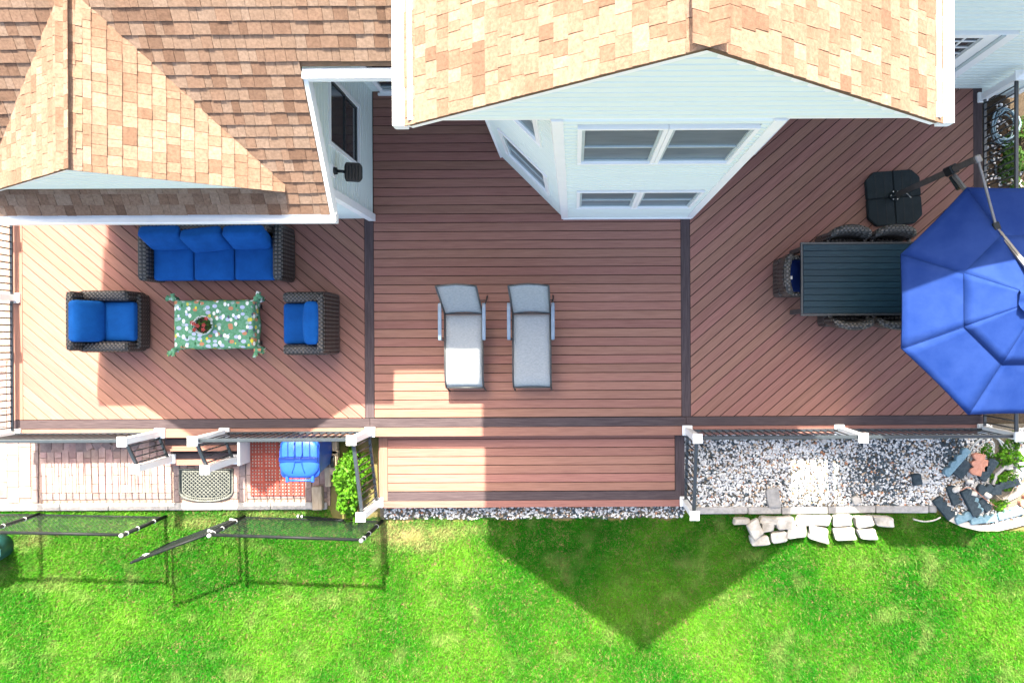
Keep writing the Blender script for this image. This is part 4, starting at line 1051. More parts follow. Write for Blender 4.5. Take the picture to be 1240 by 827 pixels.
# upper band: squares, with a fan of dark setts near the stair
x = pv(48, 540)[0]
while x < pv(92, 540)[0]:
    for k in range(2): paver(x + 0.1, ytop1 + 0.12 + 0.2 * k, 0.2, 0.2, rng.choice(('paver', 'paverg')))
    x += 0.2
for ring in range(5):
    r_ = 0.14 + ring * 0.125; n = max(5, int(math.pi * r_ / 0.14))
    for i in range(n):
        a = math.pi + math.pi * (i + 0.5) / n; xx, yy = fx + r_ * math.cos(a), fy + r_ * math.sin(a)
        if xx < sx0 - 0.02 and xx > pv(91, 540)[0] and yy > ytop1 + 0.03: paver(xx, yy, 0.125, math.pi * r_ / n, 'paverg' if ring != 3 else 'paver', a)
field(218, 290, 0.122, 0.30, pv(250, 566)[1]); field(298, 369, 0.122, 0.30, pv(330, 528)[1], skip=lambda x, y: pv(306, 0)[0] < x < pv(366, 0)[0] and y > pv(300, 595)[1])
field(378, 396, 0.122, 0.26, pv(330, 528)[1])
# pale concrete edge to the lawn
x = -10.5
while x < pv(392, 612)[0]:
    L = rng.uniform(0.8, 1.1); x1 = min(x + L, pv(396, 612)[0])
    MB().box((0, 0, 0), (x1 - x - 0.01, 0.125, 0.09)).build('edging_block', 'conc', patio, bevel=0.01, loc=((x + x1) / 2, yb - 0.135, ZG + 0.0)); x = x1

# ------------------------------------------------------------------ door mat, red mats, bin
mu = P(250, 567, ZPV); mw = PX(283, 585, ZPV) - PX(217, 585, ZPV)
dm = thing('door_mat', 'grey half round cast lattice mat at the foot of the steps', 'mat', (mu[0], mu[1], ZPV + 0.006))
def halfround(y): return mw / 2
pts = [(-mw / 2, 0), (-mw / 2, -0.40)] + [(mw / 2 * math.sin(t) , -0.40 - 0.16 * math.cos(t)) for t in [R(-75 + 15 * k) for k in range(11)]] + [(mw / 2, -0.40), (mw / 2, 0)]
MB().prism(pts[::-1] if False else pts, 0, 0.006).build('mat_base', 'blackplastic', dm)
MB().tube([(p[0] * 0.97, p[1] * 0.98 - 0.008, 0.012) for p in pts], 0.016, 6, closed=True).build('mat_rim', 'greymat', dm, True)
MB().tube([(p[0] * 0.86, -0.05 + (p[1]) * 0.82, 0.011) for p in pts], 0.010, 6, closed=True).build('mat_rim', 'greymat', dm, True)
inside = lambda x, y: abs(x) < mw / 2 - 0.05 and -0.03 > y > (-0.36 - 0.13 * math.sqrt(max(0, 1 - (x / (mw / 2)) ** 2)))
for s in (-1, 1):
    for k in range(-14, 15):
        run = []
        for t in np.linspace(-1.2, 1.2, 97):
            x, y = k * 0.07 + t * 0.55, -0.25 + s * t * 0.5
            if inside(x, y): run.append((x, y, 0.010 + 0.002 * s))
        if len(run) > 2: MB().tube([run[0], run[-1]], 0.009, 5).build('lattice_bar', 'greymat', dm)
# scroll band between the two rims
for i in range(26):
    t = (i + 0.5) / 26; x = -mw / 2 * 0.92 + mw * 0.92 * t; y = -0.44 - 0.09 * math.sqrt(max(0, 1 - (2 * t - 1) ** 2))
    MB().tube([(x + 0.022 * math.cos(a), y + 0.03 * math.sin(a), 0.010) for a in np.linspace(0, 5, 8)], 0.006, 5).build('scroll', 'greymat', dm)

rx0, ry1 = P(303.5, 533, ZPV); rx1, ry0 = P(369, 600, ZPV)
tilesx, tilesy = 4, 4; tw_, th_ = (rx1 - rx0) / tilesx, (ry1 - ry0) / tilesy
rm = thing('rubber_mat', 'red perforated rubber matting on the paving beneath the blue bin', 'mat', ((rx0 + rx1) / 2, (ry0 + ry1) / 2, ZPV + 0.006))
m = MB(); nn = 4; cs = tw_ / nn; ch = th_ / nn
for i in range(nn + 1):
    m.span((-tw_ / 2 + 0.001 + i * (tw_ - 0.024) / nn, -th_ / 2 + 0.002, 0), (-tw_ / 2 + 0.023 + i * (tw_ - 0.02) / nn, th_ / 2 - 0.002, 0.014))
    m.span((-tw_ / 2 + 0.002, -th_ / 2 + 0.001 + i * (th_ - 0.024) / nn, 0.001), (tw_ / 2 - 0.002, -th_ / 2 + 0.023 + i * (th_ - 0.02) / nn, 0.0125))
tm = m.mesh('mat_tile', 'redmat')
MB().span((-(rx1 - rx0) / 2, -(ry1 - ry0) / 2, -0.004), ((rx1 - rx0) / 2, (ry1 - ry0) / 2, 0.0005)).build('mat_backing', 'conc', rm)
for i in range(tilesx):
    for j in range(tilesy):
        o = link('mat_tile', tm, rm); o.location = (-(rx1 - rx0) / 2 + tw_ * (i + .5), -(ry1 - ry0) / 2 + th_ * (j + .5), 0)

bzt = 0.56   # lid height above the deck plane
lx0, ly1 = P(338, 532, bzt); lx1, ly0 = P(385, 580, bzt)
bcx2, bcy2 = (lx0 + lx1) / 2, (ly0 + ly1) / 2; bw2, bd2 = lx1 - lx0, ly1 - ly0
bn = thing('wheeled_bin', 'bright blue wheeled refuse bin standing on the red matting', 'bin', (bcx2, bcy2, ZPV + 0.022))
hb_ = bzt - ZPV - 0.03
def ring(w, d, z, r, y=0.0, n=5):
    out = []
    for sx, sy, a0 in ((1, 1, 0), (-1, 1, 90), (-1, -1, 180), (1, -1, 270)):
        for k in range(n): a = R(a0 + 90 * k / (n - 1)); out.append((sx * (w / 2 - r) + r * math.cos(a), y + sy * (d / 2 - r) + r * math.sin(a), z))
    return out
def loft(rings, cap=True):
    m = MB(); k = len(rings[0]); V = [p for r_ in rings for p in r_]; Fq = []
    for i in range(len(rings) - 1):
        for j in range(k): Fq.append((i * k + j, i * k + (j + 1) % k, (i + 1) * k + (j + 1) % k, (i + 1) * k + j))
    if cap: Fq += [tuple(range(k - 1, -1, -1)), tuple(range((len(rings) - 1) * k, len(rings) * k))]
    return m._add(V, Fq)
loft([ring(bw2 * 0.72, bd2 * 0.70, 0.03, 0.05), ring(bw2 * 0.76, bd2 * 0.74, 0.20, 0.06), ring(bw2 * 0.95, bd2 * 0.92, hb_ - 0.10, 0.08), ring(bw2 * 1.0, bd2 * 0.96, hb_ - 0.09, 0.08), ring(bw2 * 1.0, bd2 * 0.96, hb_ - 0.05, 0.08)]).build('bin_body', 'bluebin', bn, True)
lid = loft([ring(bw2 * 1.03, bd2 * 0.99, hb_ - 0.055, 0.20, 0.01), ring(bw2 * 1.03, bd2 * 0.99, hb_ - 0.03, 0.20, 0.01), ring(bw2 * 0.97, bd2 * 0.93, hb_ - 0.004, 0.19, 0.01), ring(bw2 * 0.85, bd2 * 0.82, hb_ + 0.012, 0.17, 0.01), ring(bw2 * 0.6, bd2 * 0.58, hb_ + 0.022, 0.12, 0.01)]).build('lid', 'bluebin', bn, True)
MB().rbox((0, 0.0, hb_ + 0.024), (bw2 * 1.0, 0.07, 0.028), 0.012, 6).build('lid_band', 'bluedark', lid, True)
MB().rbox((0, 0.0, hb_ + 0.032), (0.10, 0.075, 0.03), 0.012, 5).build('lid_clip', 'bluedark', lid, True)
for s in (-1, 1):
    MB().tube([(s * 0.06, bd2 * 0.42, hb_ + 0.020), (s * 0.07, 0.10, hb_ + 0.030), (s * 0.045, 0.0, hb_ + 0.036), (s * 0.07, -0.13, hb_ + 0.028), (s * 0.10, -0.22, hb_ + 0.014)], 0.008, 6).build('lid_rib', 'bluedark', lid, True)
for s in (-1, 1):
    MB().box((s * bw2 * 0.33, -bd2 * 0.50, hb_ - 0.05), (0.05, 0.12, 0.05)).build('handle_bracket', 'bluebin', bn, bevel=0.012)
    MB().tube([(s * (bw2 * 0.36), -bd2 * 0.30, 0.10), (s * (bw2 * 0.36 + 0.06), -bd2 * 0.30, 0.10)], 0.10, 18).build('wheel', 'blackplastic', bn)
MB().tube([(-bw2 * 0.35, -bd2 * 0.55, hb_ - 0.05), (bw2 * 0.35, -bd2 * 0.55, hb_ - 0.05)], 0.016, 8).build('handle', 'bluebin', bn, True)

# weathered blocks beside the shrub
for k, (u, v, w, h, zz, a, lab) in enumerate(((384, 603, 0.17, 0.40, 0.0, 2, 'weathered wooden block lying on the paving by the fence'), (404, 560, 0.14, 0.42, 0.1, -4, 'upright tan wood block against the shrub beside the blue bin'),
                                             (397, 577, 0.10, 0.34, 0.0, 3, 'narrow tan wood block leaning by the shrub'), (404, 542, 0.13, 0.22, 0.12, 0, 'short tan wood block under the front railing by the shrub'))):
    x, y = P(u, v, ZPV + 0.1)
    o = MB().box((0, 0, 0.06), (h, w, 0.12)).build('wood_block', 'wood', bevel=0.012, loc=(x, y, ZPV + 0.003 + (0.0)), rz=R(90 + a)); tag(o, lab, 'wood block')

# ------------------------------------------------------------------ shrub
shx, shy = P(420, 590, 0.0)
sb = thing('leafy_shrub', 'bright green leafy shrub growing against the lower step railing', 'shrub', (shx + 0.02, shy, ZG))
def shfn(r):
    while True:
        x, y, z = r.uniform(-1, 1), r.uniform(-1, 1), r.uniform(-0.2, 1)
        q = x * x + y * y + z * z
        lump = 0.80 + 0.35 * mnoise.noise(Vector((x * 2.2 + 5, y * 3.2, z * 2)))
        if q < lump * lump and q > (lump * 0.55) ** 2: break
    yy = y * 0.72; xx = x * (0.31 + 0.06 * math.sin(yy * 5)) + 0.05 * math.sin(yy * 4) - 0.03
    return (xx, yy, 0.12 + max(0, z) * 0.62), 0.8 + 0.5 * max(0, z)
V, Fq, T = leaves(2600, shfn, 0.062, 5, (0.7, 1.5), 0.55, 1.5)
link('crown', raw_mesh('crown', V, Fq, 'leaf', T), sb)
for k in range(9):
    a = rng.uniform(0, 6.28); y = rng.uniform(-0.5, 0.5)
    MB().tube([(rng.uniform(-.06, .06), y * 0.8, 0), (0.1 * math.cos(a), y, 0.25), (0.17 * math.cos(a), y + 0.1 * math.sin(a), 0.5)], [0.012, 0.008, 0.004], 5).build('stem', 'stem', sb)

# ------------------------------------------------------------------ pebbles
def ico():
    bm = bmesh.new(); bmesh.ops.create_icosphere(bm, subdivisions=1, radius=1); V = np.array([v.co[:] for v in bm.verts]); Fq = np.array([[v.index for v in f.verts] for f in bm.faces]); bm.free(); return V, Fq
IV, IF = ico()
def pebbles(name, inside, bbox, n, size, z, darkfn, label, seed):
    r = np.random.default_rng(seed); VV = []; FF = []; TT = []; k = 0
    x0, x1, y0, y1 = bbox
    for _ in range(n * 4):
        if k >= n: break
        x, y = r.uniform(x0, x1), r.uniform(y0, y1)
        if not inside(x, y): continue
        s = size * r.uniform(0.65, 1.35); sc = np.array([s * r.uniform(0.8, 1.3), s * r.uniform(0.65, 1.0), s * r.uniform(0.45, 0.7)])
        a = r.uniform(0, 6.28); c, q = math.cos(a), math.sin(a)
        V = IV * (1 + r.uniform(-0.14, 0.14, (len(IV), 1))) * sc
        V = np.stack([V[:, 0] * c - V[:, 1] * q + x, V[:, 0] * q + V[:, 1] * c + y, V[:, 2] + z + r.uniform(0, size * 0.7)], 1)
        t = r.uniform()
        if r.uniform() < darkfn(x, y): col = np.array([0.05, 0.066, 0.076]) * r.uniform(0.6, 2.2)
        elif t < 0.74: col = np.array([0.72, 0.71, 0.69]) * r.uniform(0.7, 1.1)
        elif t < 0.84: col = np.array([0.50, 0.38, 0.27]) * r.uniform(0.7, 1.15)
        elif t < 0.965: col = np.array([0.30, 0.31, 0.32]) * r.uniform(0.7, 1.2)
        else: col = np.array([0.45, 0.22, 0.13]) * r.uniform(0.7, 1.1)
        VV.append(V); FF.append(IF + k * len(IV)); TT.append(np.tile(col, (len(IV), 1))); k += 1
    o = link(name, raw_mesh(name, np.concatenate(VV), np.concatenate(FF), 'pebble', np.concatenate(TT), True))
    return tag(o, label, None, None, 'stuff')
gx0, gx1 = PX(838, 570, ZG), 9.2
ykerb = PY(950, 616, ZG)
def kerb_y(x):
    xe = PX(1130, 620, ZG)
    return ykerb if x < xe else ykerb - 0.32 * min(1, (x - xe) / 1.0) ** 0.8
gb = MB(); 
pts = [(px1 + 0.02, YF + 0.1)] + [(px1 + 0.02, kerb_y(px1 + 0.02))] + [(x, kerb_y(x)) for x in np.linspace(gx0 + 0.2, gx1, 24)] + [(gx1, YF + 0.1)]
gb.prism(pts, ZG - 0.011, ZG + 0.006)
tag(gb.build('gravel_bed', 'gravelbed'), 'gravel bed floor below the dining deck', None, None, 'structure')
def dark_right(x, y):
    n_ = mnoise.noise(Vector((x * 1.3 + 3, y * 1.6, 0.4))); d = 0.07 + 0.24 * max(0, n_)
    for (u, v, ru, rv, k) in ((860, 540, 45, 22, 0.35), (1062, 570, 40, 45, 0.62), (1090, 540, 45, 18, 0.4), (1150, 548, 20, 25, 0.75), (1010, 535, 30, 14, 0.3), (970, 530, 30, 12, 0.3)):
        cx, cy = P(u, v, ZG); q = ((x - cx) / (ru / 70.8)) ** 2 + ((y - cy) / (rv / 70.8)) ** 2
        d = max(d, k * math.exp(-q * 0.9))
    return d
green_c = [P(1190, 555, ZG), P(1205, 580, ZG), P(1215, 545, ZG)]
def in_gravel(x, y):
    if x < px1 + 0.03 or y > YF + 0.08 or y < kerb_y(x) + 0.04: return False
    if x > PX(1180, 560, ZG):
        return mnoise.noise(Vector((x * 2.4, y * 2.4, 7))) > -0.12
    return True
pebbles('gravel', in_gravel, (px1, 8.4, kerb_y(9) - 0.05, YF + 0.1), 16000, 0.0215, ZG + 0.016, dark_right, 'mixed white tan and black gravel filling the bed below the dining deck', 21)
yst = PY(640, 627, ZG)
pebbles('gravel_strip', lambda x, y: y > yst + 0.05 * mnoise.noise(Vector((x * 3, 0, 2))), (px0 + 0.02, px1 + 0.03, yst - 0.05, py0 + 0.06), 2000, 0.021, ZG + 0.012, lambda x, y: 0.24, 'thin strip of black and white gravel along the lower step', 22)
sbed = MB(); sbed.prism([(px0 - 0.05, yst - 0.01), (px1 + 0.02, yst - 0.01), (px1 + 0.02, py0 + 0.2), (px0 - 0.05, py0 + 0.2)], ZG - 0.011, ZG + 0.004)
tag(sbed.build('gravel_strip_bed', 'gravelbed'), 'narrow gravel bed floor in front of the lower step', None, None, 'structure')

# kerb of grey concrete blocks
kb = tag(MB().span((gx0 + 0.03, ykerb - 0.06, ZG - 0.03), (PX(1133, 618, ZG), ykerb + 0.03, ZG - 0.002)).build('kerb', 'conc'), 'grey concrete block kerb between gravel and lawn', None, None, 'structure')
x = gx0 + 0.05
while x < PX(1128, 618, ZG):
    L = rng.uniform(0.55, 0.95); x1 = min(x + L, PX(1133, 618, ZG))
    MB().box((0, 0, 0), (x1 - x - 0.012, 0.12, 0.09)).build('kerb_block', 'conc', kb, bevel=0.012, loc=((x + x1) / 2, ykerb - 0.015 + rng.uniform(-0.01, 0.01), ZG + 0.015), rz=rng.uniform(-.012, .012)); x = x1

# ------------------------------------------------------------------ limestone blocks
def rough_block(name, mt, c, s, rz, seed, parent=None, amp=0.16, cuts=2):
    bm = bmesh.new(); bmesh.ops.create_cube(bm, size=1)
    bmesh.ops.bevel(bm, geom=bm.edges[:], offset=0.09, segments=1, affect='EDGES')
    bmesh.ops.triangulate(bm, faces=bm.faces[:])
    bmesh.ops.subdivide_edges(bm, edges=bm.edges[:], cuts=1)
    r = random.Random(seed); ph = Vector((r.uniform(0, 50), r.uniform(0, 50), r.uniform(0, 50)))
    sk = r.uniform(-0.22, 0.22); tp = r.uniform(-0.22, 0.22)
    for v in bm.verts:
        n_ = mnoise.noise_vector(v.co * 1.5 + ph) * amp + mnoise.noise_vector(v.co * 4 + ph) * amp * 0.35
        v.co += n_; v.co.x += v.co.y * sk; v.co.y *= 1 + v.co.x * tp
        v.co.x *= s[0]; v.co.y *= s[1]; v.co.z *= s[2]
    me = bpy.data.meshes.new(name); bm.to_mesh(me); bm.free(); me.materials.append(MT[mt])
    o = link(name, me, parent); o.location = c; o.rotation_euler = (0, 0, rz); return o
ST = [(898, 631, 20, 8, 0, 0, 'thin pale limestone slab at the end of the upper stone row'), (913, 639, 17, 21, 35, 1, 'tilted limestone block leaning across its neighbours'), (931, 630, 24, 9, -6, 0, 'flat pale limestone slab behind the tilted block'),
      (929, 637, 16, 13, 5, 0, 'small grey limestone block beside the tilted block'), (950, 633, 24, 17, 5, 0, 'rough limestone block third along the upper row beside the tilted block'), (975, 630, 21, 13, 0, 0, 'squared limestone block mid upper row, left of a wider twin block'),
      (994, 630, 22, 13, -2, 0, 'wide squared limestone block in the middle of the upper row'), (1020, 630, 23, 14, 2, 0, 'chunky limestone block in the upper row above the largest lower block'), (1046, 631, 22, 14, 8, 0, 'wedge shaped limestone block with a chipped top edge'),
      (1070, 631, 24, 13, -4, 0, 'shaded grey limestone block ending the upper row'), (920, 654, 23, 12, 2, 0, 'limestone block starting the lower row under the tilted block'), (943, 650, 20, 14, 6, 0, 'grey limestone block in the lower row, second from the tilted block'),
      (965, 644, 25, 14, 8, 0, 'limestone block with a slanted face in the lower row'), (991, 646, 25, 19, -14, 0, 'irregular five sided limestone block in the lower row'), (1022, 646, 27, 16, 2, 0, 'largest limestone block of the lower row'), (1050, 646, 22, 13, 0, 0, 'smooth limestone block ending the lower row')]
ST[5] = (*ST[5][:6], 'squared limestone block in the upper row next to a wide twin block')
for i, (u, v, w, h, a, lift, lab) in enumerate(ST):
    x, y = P(u, v, ZG + 0.1)
    o = rough_block('limestone_block', 'stone', (x, y, ZG + 0.075 + 0.09 * lift), (w / 70 * 0.92, h / 70 * 0.90, 0.16), R(a), 100 + i, amp=0.10)
    tag(o, lab, 'stone', 'limestone blocks laid on the lawn')
for i, (u, v, w, h, a, lab) in enumerate(((935, 601, 15, 22, 4, 'grey slab standing among the pebbles by the kerb'), (1035, 604, 9, 9, 20, 'small tan stone on the gravel by the kerb'), (1108, 579, 10, 13, 10, 'small black block lying alone on the gravel'), (996, 532, 6, 7, 0, 'round pale stone on the gravel beneath the railing'))):
    x, y = P(u, v, ZG)
    tag(rough_block('loose_stone', ('conc', 'stone', 'slate', 'egg')[i], (x, y, ZG + 0.06), (w / 70, h / 70, 0.10), R(a), 300 + i, amp=0.09), lab, 'stone')

# ------------------------------------------------------------------ junk pile of edging blocks at the planted end
def scallop(u0, v0, u1, v1, wpx, mt, lab, zz=0.0, n=4, tilt=0.0, thick=0.09):
    a, b = Vector((*P(u0, v0, ZG + 0.05), 0)), Vector((*P(u1, v1, ZG + 0.05), 0)); L = (b - a).length; W = wpx / 70.8
    top_ = []; k = 6
    for i in range(n):
        for j in range(k): t = (i + j / k) / n; top_.append((L * t, W / 2 - 0.25 * W + 0.32 * W * math.sin(math.pi * j / k)))
    top_.append((L, W / 2 - 0.25 * W))
    poly = [(0, -W / 2), (L, -W / 2)] + top_[::-1]
    poly = [(p[0] - L / 2, p[1]) for p in poly]
    o = MB().prism(poly, 0, thick).build('edging_block', mt, bevel=0.008, loc=((a.x + b.x) / 2, (a.y + b.y) / 2, ZG + 0.012 + zz), rz=math.atan2(b.y - a.y, b.x - a.x))
    o.rotation_euler.x = R(tilt); tag(o, lab, 'edging block', 'scalloped edging blocks dumped in the bed'); return o
scallop(1143, 574, 1170, 543, 9, 'bluegrey', 'long blue grey edging block lying at the gravel side of the pile', 0.03)
scallop(1133, 603, 1152, 626, 12, 'slate', 'black scalloped block lying across the kerb end')
scallop(1166, 592, 1181, 622, 12, 'slate', 'black scalloped block pointing at the lawn from the middle of the pile', 0.05)
scallop(1156, 575, 1170, 558, 15, 'slate', 'black block leaning on the long blue grey block', 0.02)
scallop(1150, 588, 1158, 610, 11, 'slate', 'black block flat on the gravel inside the pile', 0.0)
scallop(1182, 592, 1210, 592, 12, 'slate', 'black block lying level among the white stones', 0.03, 3)
scallop(1208, 588, 1232, 582, 9, 'slate', 'slim black block reaching to the pale curved edging', 0.02, 3)
scallop(1186, 580, 1203, 556, 11, 'slate', 'black block beside the terracotta block', 0.02, 3)
scallop(1186, 604, 1197, 617, 10, 'slate', 'short black block near the blue grey curb pieces', 0.0, 2)
scallop(1177, 574, 1183, 548, 14, 'terra', 'terracotta scalloped block in the pile', 0.06, 3)
scallop(1188, 570, 1190, 556, 9, 'terra', 'smaller terracotta block tucked against the scalloped one', 0.02, 2)
scallop(1156, 630, 1176, 622, 10, 'bluegrey', 'blue grey block at the lawn edge of the pile', 0.0, 2)
scallop(1178, 602, 1186, 620, 9, 'bluegrey', 'blue grey block standing behind the black one near the lawn', 0.0, 3)
scallop(1174, 630, 1206, 626, 9, 'bluegrey', 'blue grey scalloped border block by the lawn at the pile', 0.0, 4)
scallop(1207, 625, 1238, 617, 9, 'bluegrey', 'blue grey scalloped border block by the lawn near the orange block', 0.0, 4)
scallop(1236, 613, 1246, 598, 9, 'terra', 'orange scalloped block at the end of the blue grey border', 0.0, 2)
# pale curved edging strips
def strip(name, uv, w, hgt, mt, lab, cat, z=0.0):
    pts_ = [Vector((*P(u, v, ZG + 0.05), ZG + z)) for u, v in uv]
    m = MB(); V = []; k = len(pts_)
    for i, p in enumerate(pts_):
        d = (pts_[min(i + 1, k - 1)] - pts_[max(i - 1, 0)]).normalized(); s = Vector((-d.y, d.x, 0)) * w / 2
        for q, zz in ((-1, 0), (1, 0), (1, hgt), (-1, hgt)): V.append(p + s * q + Vector((0, 0, zz)))
    Fq = [(0, 3, 2, 1), tuple(4 * (k - 1) + q for q in (0, 1, 2, 3))]
    for i in range(k - 1):
        for j in range(4): a = i * 4 + j; b = i * 4 + (j + 1) % 4; Fq.append((a, b, b + 4, a + 4))
    o = m._add(V, Fq).build(name, mt); return tag(o, lab, cat)
strip('garden_border', [(1150, 627), (1165, 634), (1185, 639), (1210, 639), (1232, 634), (1260, 625)], 0.10, 0.05, 'egg', 'pale curved edging strip between the bed and the lawn', 'garden border')
strip('garden_border', [(1201, 586), (1205, 574), (1215, 565), (1232, 561), (1260, 560)], 0.05, 0.10, 'conc', 'grey curved edging ring round the green plants', 'garden border')
strip('garden_border', [(1216, 606), (1232, 598), (1245, 586)], 0.09, 0.05, 'egg', 'short white curved edging piece by the orange block', 'garden border')
for i, (u, v) in enumerate(((1159, 593), (1175, 583.5), (1180, 598), (1197, 600), (1226, 567), (1122, 584))):
    x, y = P(u, v, ZG + 0.15); lab = ('white egg shaped stone resting between the black blocks', 'white egg shaped stone under the terracotta block', 'white egg shaped stone near the lawn pointing black block', 'white egg shaped stone at the end of the level black block', 'white egg shaped stone among the green plants', 'white round stone alone on the gravel near the pile')[i]
    r_ = rng.uniform(0.9, 1.1); zc = ZG + (0.12 if i not in (4, 5) else 0.05)
    o = MB().rbox((0, 0, 0), (0.125 * r_, 0.085 * r_, 0.075), 0.0375, 7).build('egg_stone', 'egg', None, True, loc=(x, y, zc), rz=rng.uniform(-0.6, 0.6)); tag(o, lab, 'stone', 'white egg shaped stones in the bed')
def cable(name, uvz, r, mt, lab, cat, n=8):
    pts_ = [Vector((*P(u, v, ZG + z), ZG + z)) for u, v, z in uvz]; out = []
    for i in range(len(pts_) - 1):
        p0, p1, p2, p3 = pts_[max(i - 1, 0)], pts_[i], pts_[i + 1], pts_[min(i + 2, len(pts_) - 1)]
        for k in range(6):
            t = k / 6; out.append(0.5 * ((2 * p1) + (p2 - p0) * t + (2 * p0 - 5 * p1 + 4 * p2 - p3) * t * t + (3 * p1 - p0 - 3 * p2 + p3) * t ** 3))
    out.append(pts_[-1]); return tag(MB().tube(out, r, n).build(name, mt, None, True), lab, cat)
cable('hose', [(1172, 577, .06), (1172, 555, .06), (1180, 538, .06), (1195, 528, .06), (1208, 531, .05), (1220, 541, .05), (1235, 555, .05)], 0.016, 'hose', 'grey garden hose arching behind the terracotta block', 'hose')
cable('hose', [(1174, 574, .09), (1176, 556, .09), (1184, 542, .09), (1196, 534, .09), (1204, 538, .08), (1200, 550, .06), (1188, 553, .06)], 0.010, 'hose', 'thin grey hose loop lying inside the larger hose arch', 'hose')
cable('hose', [(1208, 530, .05), (1214, 540, .05), (1222, 548, .05), (1238, 557, .05)], 0.012, 'hose', 'short grey hose length over the green plants', 'hose')
cable('hose', [(1105, 628, .03), (1117, 631, .03), (1130, 630, .03), (1139, 626, .04)], 0.014, 'egg', 'white hose end lying curved on the lawn by the kerb', 'hose')
cable('cable', [(1163, 594, .16), (1175, 590, .17), (1188, 600, .16), (1198, 608, .12), (1210, 615, .06)], 0.007, 'terra', 'thin brown cable crossing the block pile', 'cable', 5)
cable('cable', [(1203, 596, .12), (1214, 605, .10), (1222, 600, .10), (1230, 585, .08), (1226, 572, .08)], 0.006, 'wood', 'thin tan cable looping past the plants', 'cable', 5)
cable('cable', [(1128, 585, .03), (1136, 594, .03), (1142, 600, .05), (1150, 604, .06)], 0.006, 'stem', 'thin brown cable on the gravel beside the pile', 'cable', 5)

# low plants in the bed and beyond the side railing
def plant_patch(u, v, ru, rv, n, size, seed, lab, mt='leaf', h=0.14, z0=ZG):
    x, y = P(u, v, z0); t = thing('low_plant', lab, 'plant', (x, y, z0))
    def fn(r):
        a = r.uniform(0, 6.28); d = math.sqrt(r.uniform(0, 1)) * (0.75 + 0.3 * math.sin(a * 3 + seed))
        return (ru / 70.8 * d * math.cos(a), rv / 70.8 * d * math.sin(a), r.uniform(0.02, h) * (1 - 0.5 * d * d)), 0.75 + 0.4 * (1 - d)
    V, Fq, T = leaves(n, fn, size, seed, (0.6, 1.4), 0.5, 1.6); link('foliage', raw_mesh('foliage', V, Fq, mt, T), t)
    for k in range(3): MB().tube([(0, 0, 0), (rng.uniform(-.1, .1), rng.uniform(-.1, .1), h * 0.8)], 0.006, 5).build('stem', 'stem', t)
plant_patch(1220, 552, 28, 20, 620, 0.055, 41, 'bright green low plant inside the grey edging ring')
plant_patch(1192, 545, 11, 10, 120, 0.05, 42, 'small green tuft within the hose arch')
plant_patch(1214, 580, 22, 14, 380, 0.05, 43, 'green ground plant between the black blocks and curved edging')
plant_patch(1208, 610, 14, 9, 150, 0.045, 44, 'small green tuft at the lawn side of the cables')
plant_patch(1230, 530, 16, 10, 160, 0.05, 45, 'green plant below the corner of the dining deck railing', 'leafdark')
plant_patch(1224, 195, 24, 30, 700, 0.06, 46, 'dark green ground cover plant outside the side railing', 'leafdark', 0.2)
plant_patch(1236, 160, 18, 20, 260, 0.06, 48, 'dark leafy plant beside the coiled hose', 'leafdark', 0.2)
plant_patch(1228, 245, 22, 30, 400, 0.06, 47, 'dark leafy plant under the edge of the blue umbrella', 'leafdark', 0.2)
sb2 = MB(); sb2.span((DX1 + 0.03, YF + 0.11, ZG - 0.011), (9.6, 4.5, ZG + 0.004)); tag(sb2.build('side_bed', 'soil'), 'shaded planting bed beside the dining deck', None, None, 'structure')
pebbles('side_gravel', lambda x, y: mnoise.noise(Vector((x * 2, y * 2, 3))) > 0.05, (DX1 + 0.05, 8.4, 1.0, 4.0), 500, 0.026, ZG + 0.012, lambda x, y: 0.3, 'scattered pebbles in the shaded side bed', 23)
hx, hy = P(1216, 153, ZG + 0.08)
pts_ = []
for i in range(120):
    t = i / 119; a = t * 2 * math.pi * 5; r_ = 0.16 + 0.10 * (0.5 + 0.5 * math.sin(i * 0.37)) + 0.05 * t
    pts_.append((hx + r_ * math.cos(a) * 0.85, hy + r_ * math.sin(a) * 1.15, ZG + 0.03 + 0.14 * t + 0.02 * math.sin(i * 0.9)))
tag(MB().tube(pts_, 0.014, 6).build('hose_coil', 'bluehose', None, True), 'pale blue hose coiled on the ground outside the side railing', 'hose')

# ------------------------------------------------------------------ chain link fence
FH = 1.2
def link_panel(parent, a, b, z0, h, sp=0.07, off=Vector((0, 0, 0))):
    """woven diamond mesh between plan points a, b"""
    a, b = Vector((*a, 0)), Vector((*b, 0)); L = (b - a).length; d = (b - a) / L; n = Vector((-d.y, d.x, 0))
    m = MB(); k = int(L / sp); rows = int(h / sp)
    for s in (-1, 1):
        for i in range(-rows, k + 1):
            t0, t1 = i * sp, i * sp + h
            if s < 0: p, q = (t0, 0.0), (t1, h)
            else: p, q = (t0, h), (t1, 0.0)
            def at(t, z): return a + d * t + Vector((0, 0, z0 + z)) + n * 0.003 * s
            (ta, za), (tb, zb) = p, q
            if tb <= 0 or ta >= L: continue
            if ta < 0: f = -ta / (tb - ta); ta, za = 0, za + (zb - za) * f
            if tb > L: f = (L - ta) / (tb - ta); tb, zb = L, za + (zb - za) * f
            m.tube([at(ta, za), at(tb, zb)], 0.0019, 3, cap=False)
    return m.build('chain_link_mesh', 'galv', parent)
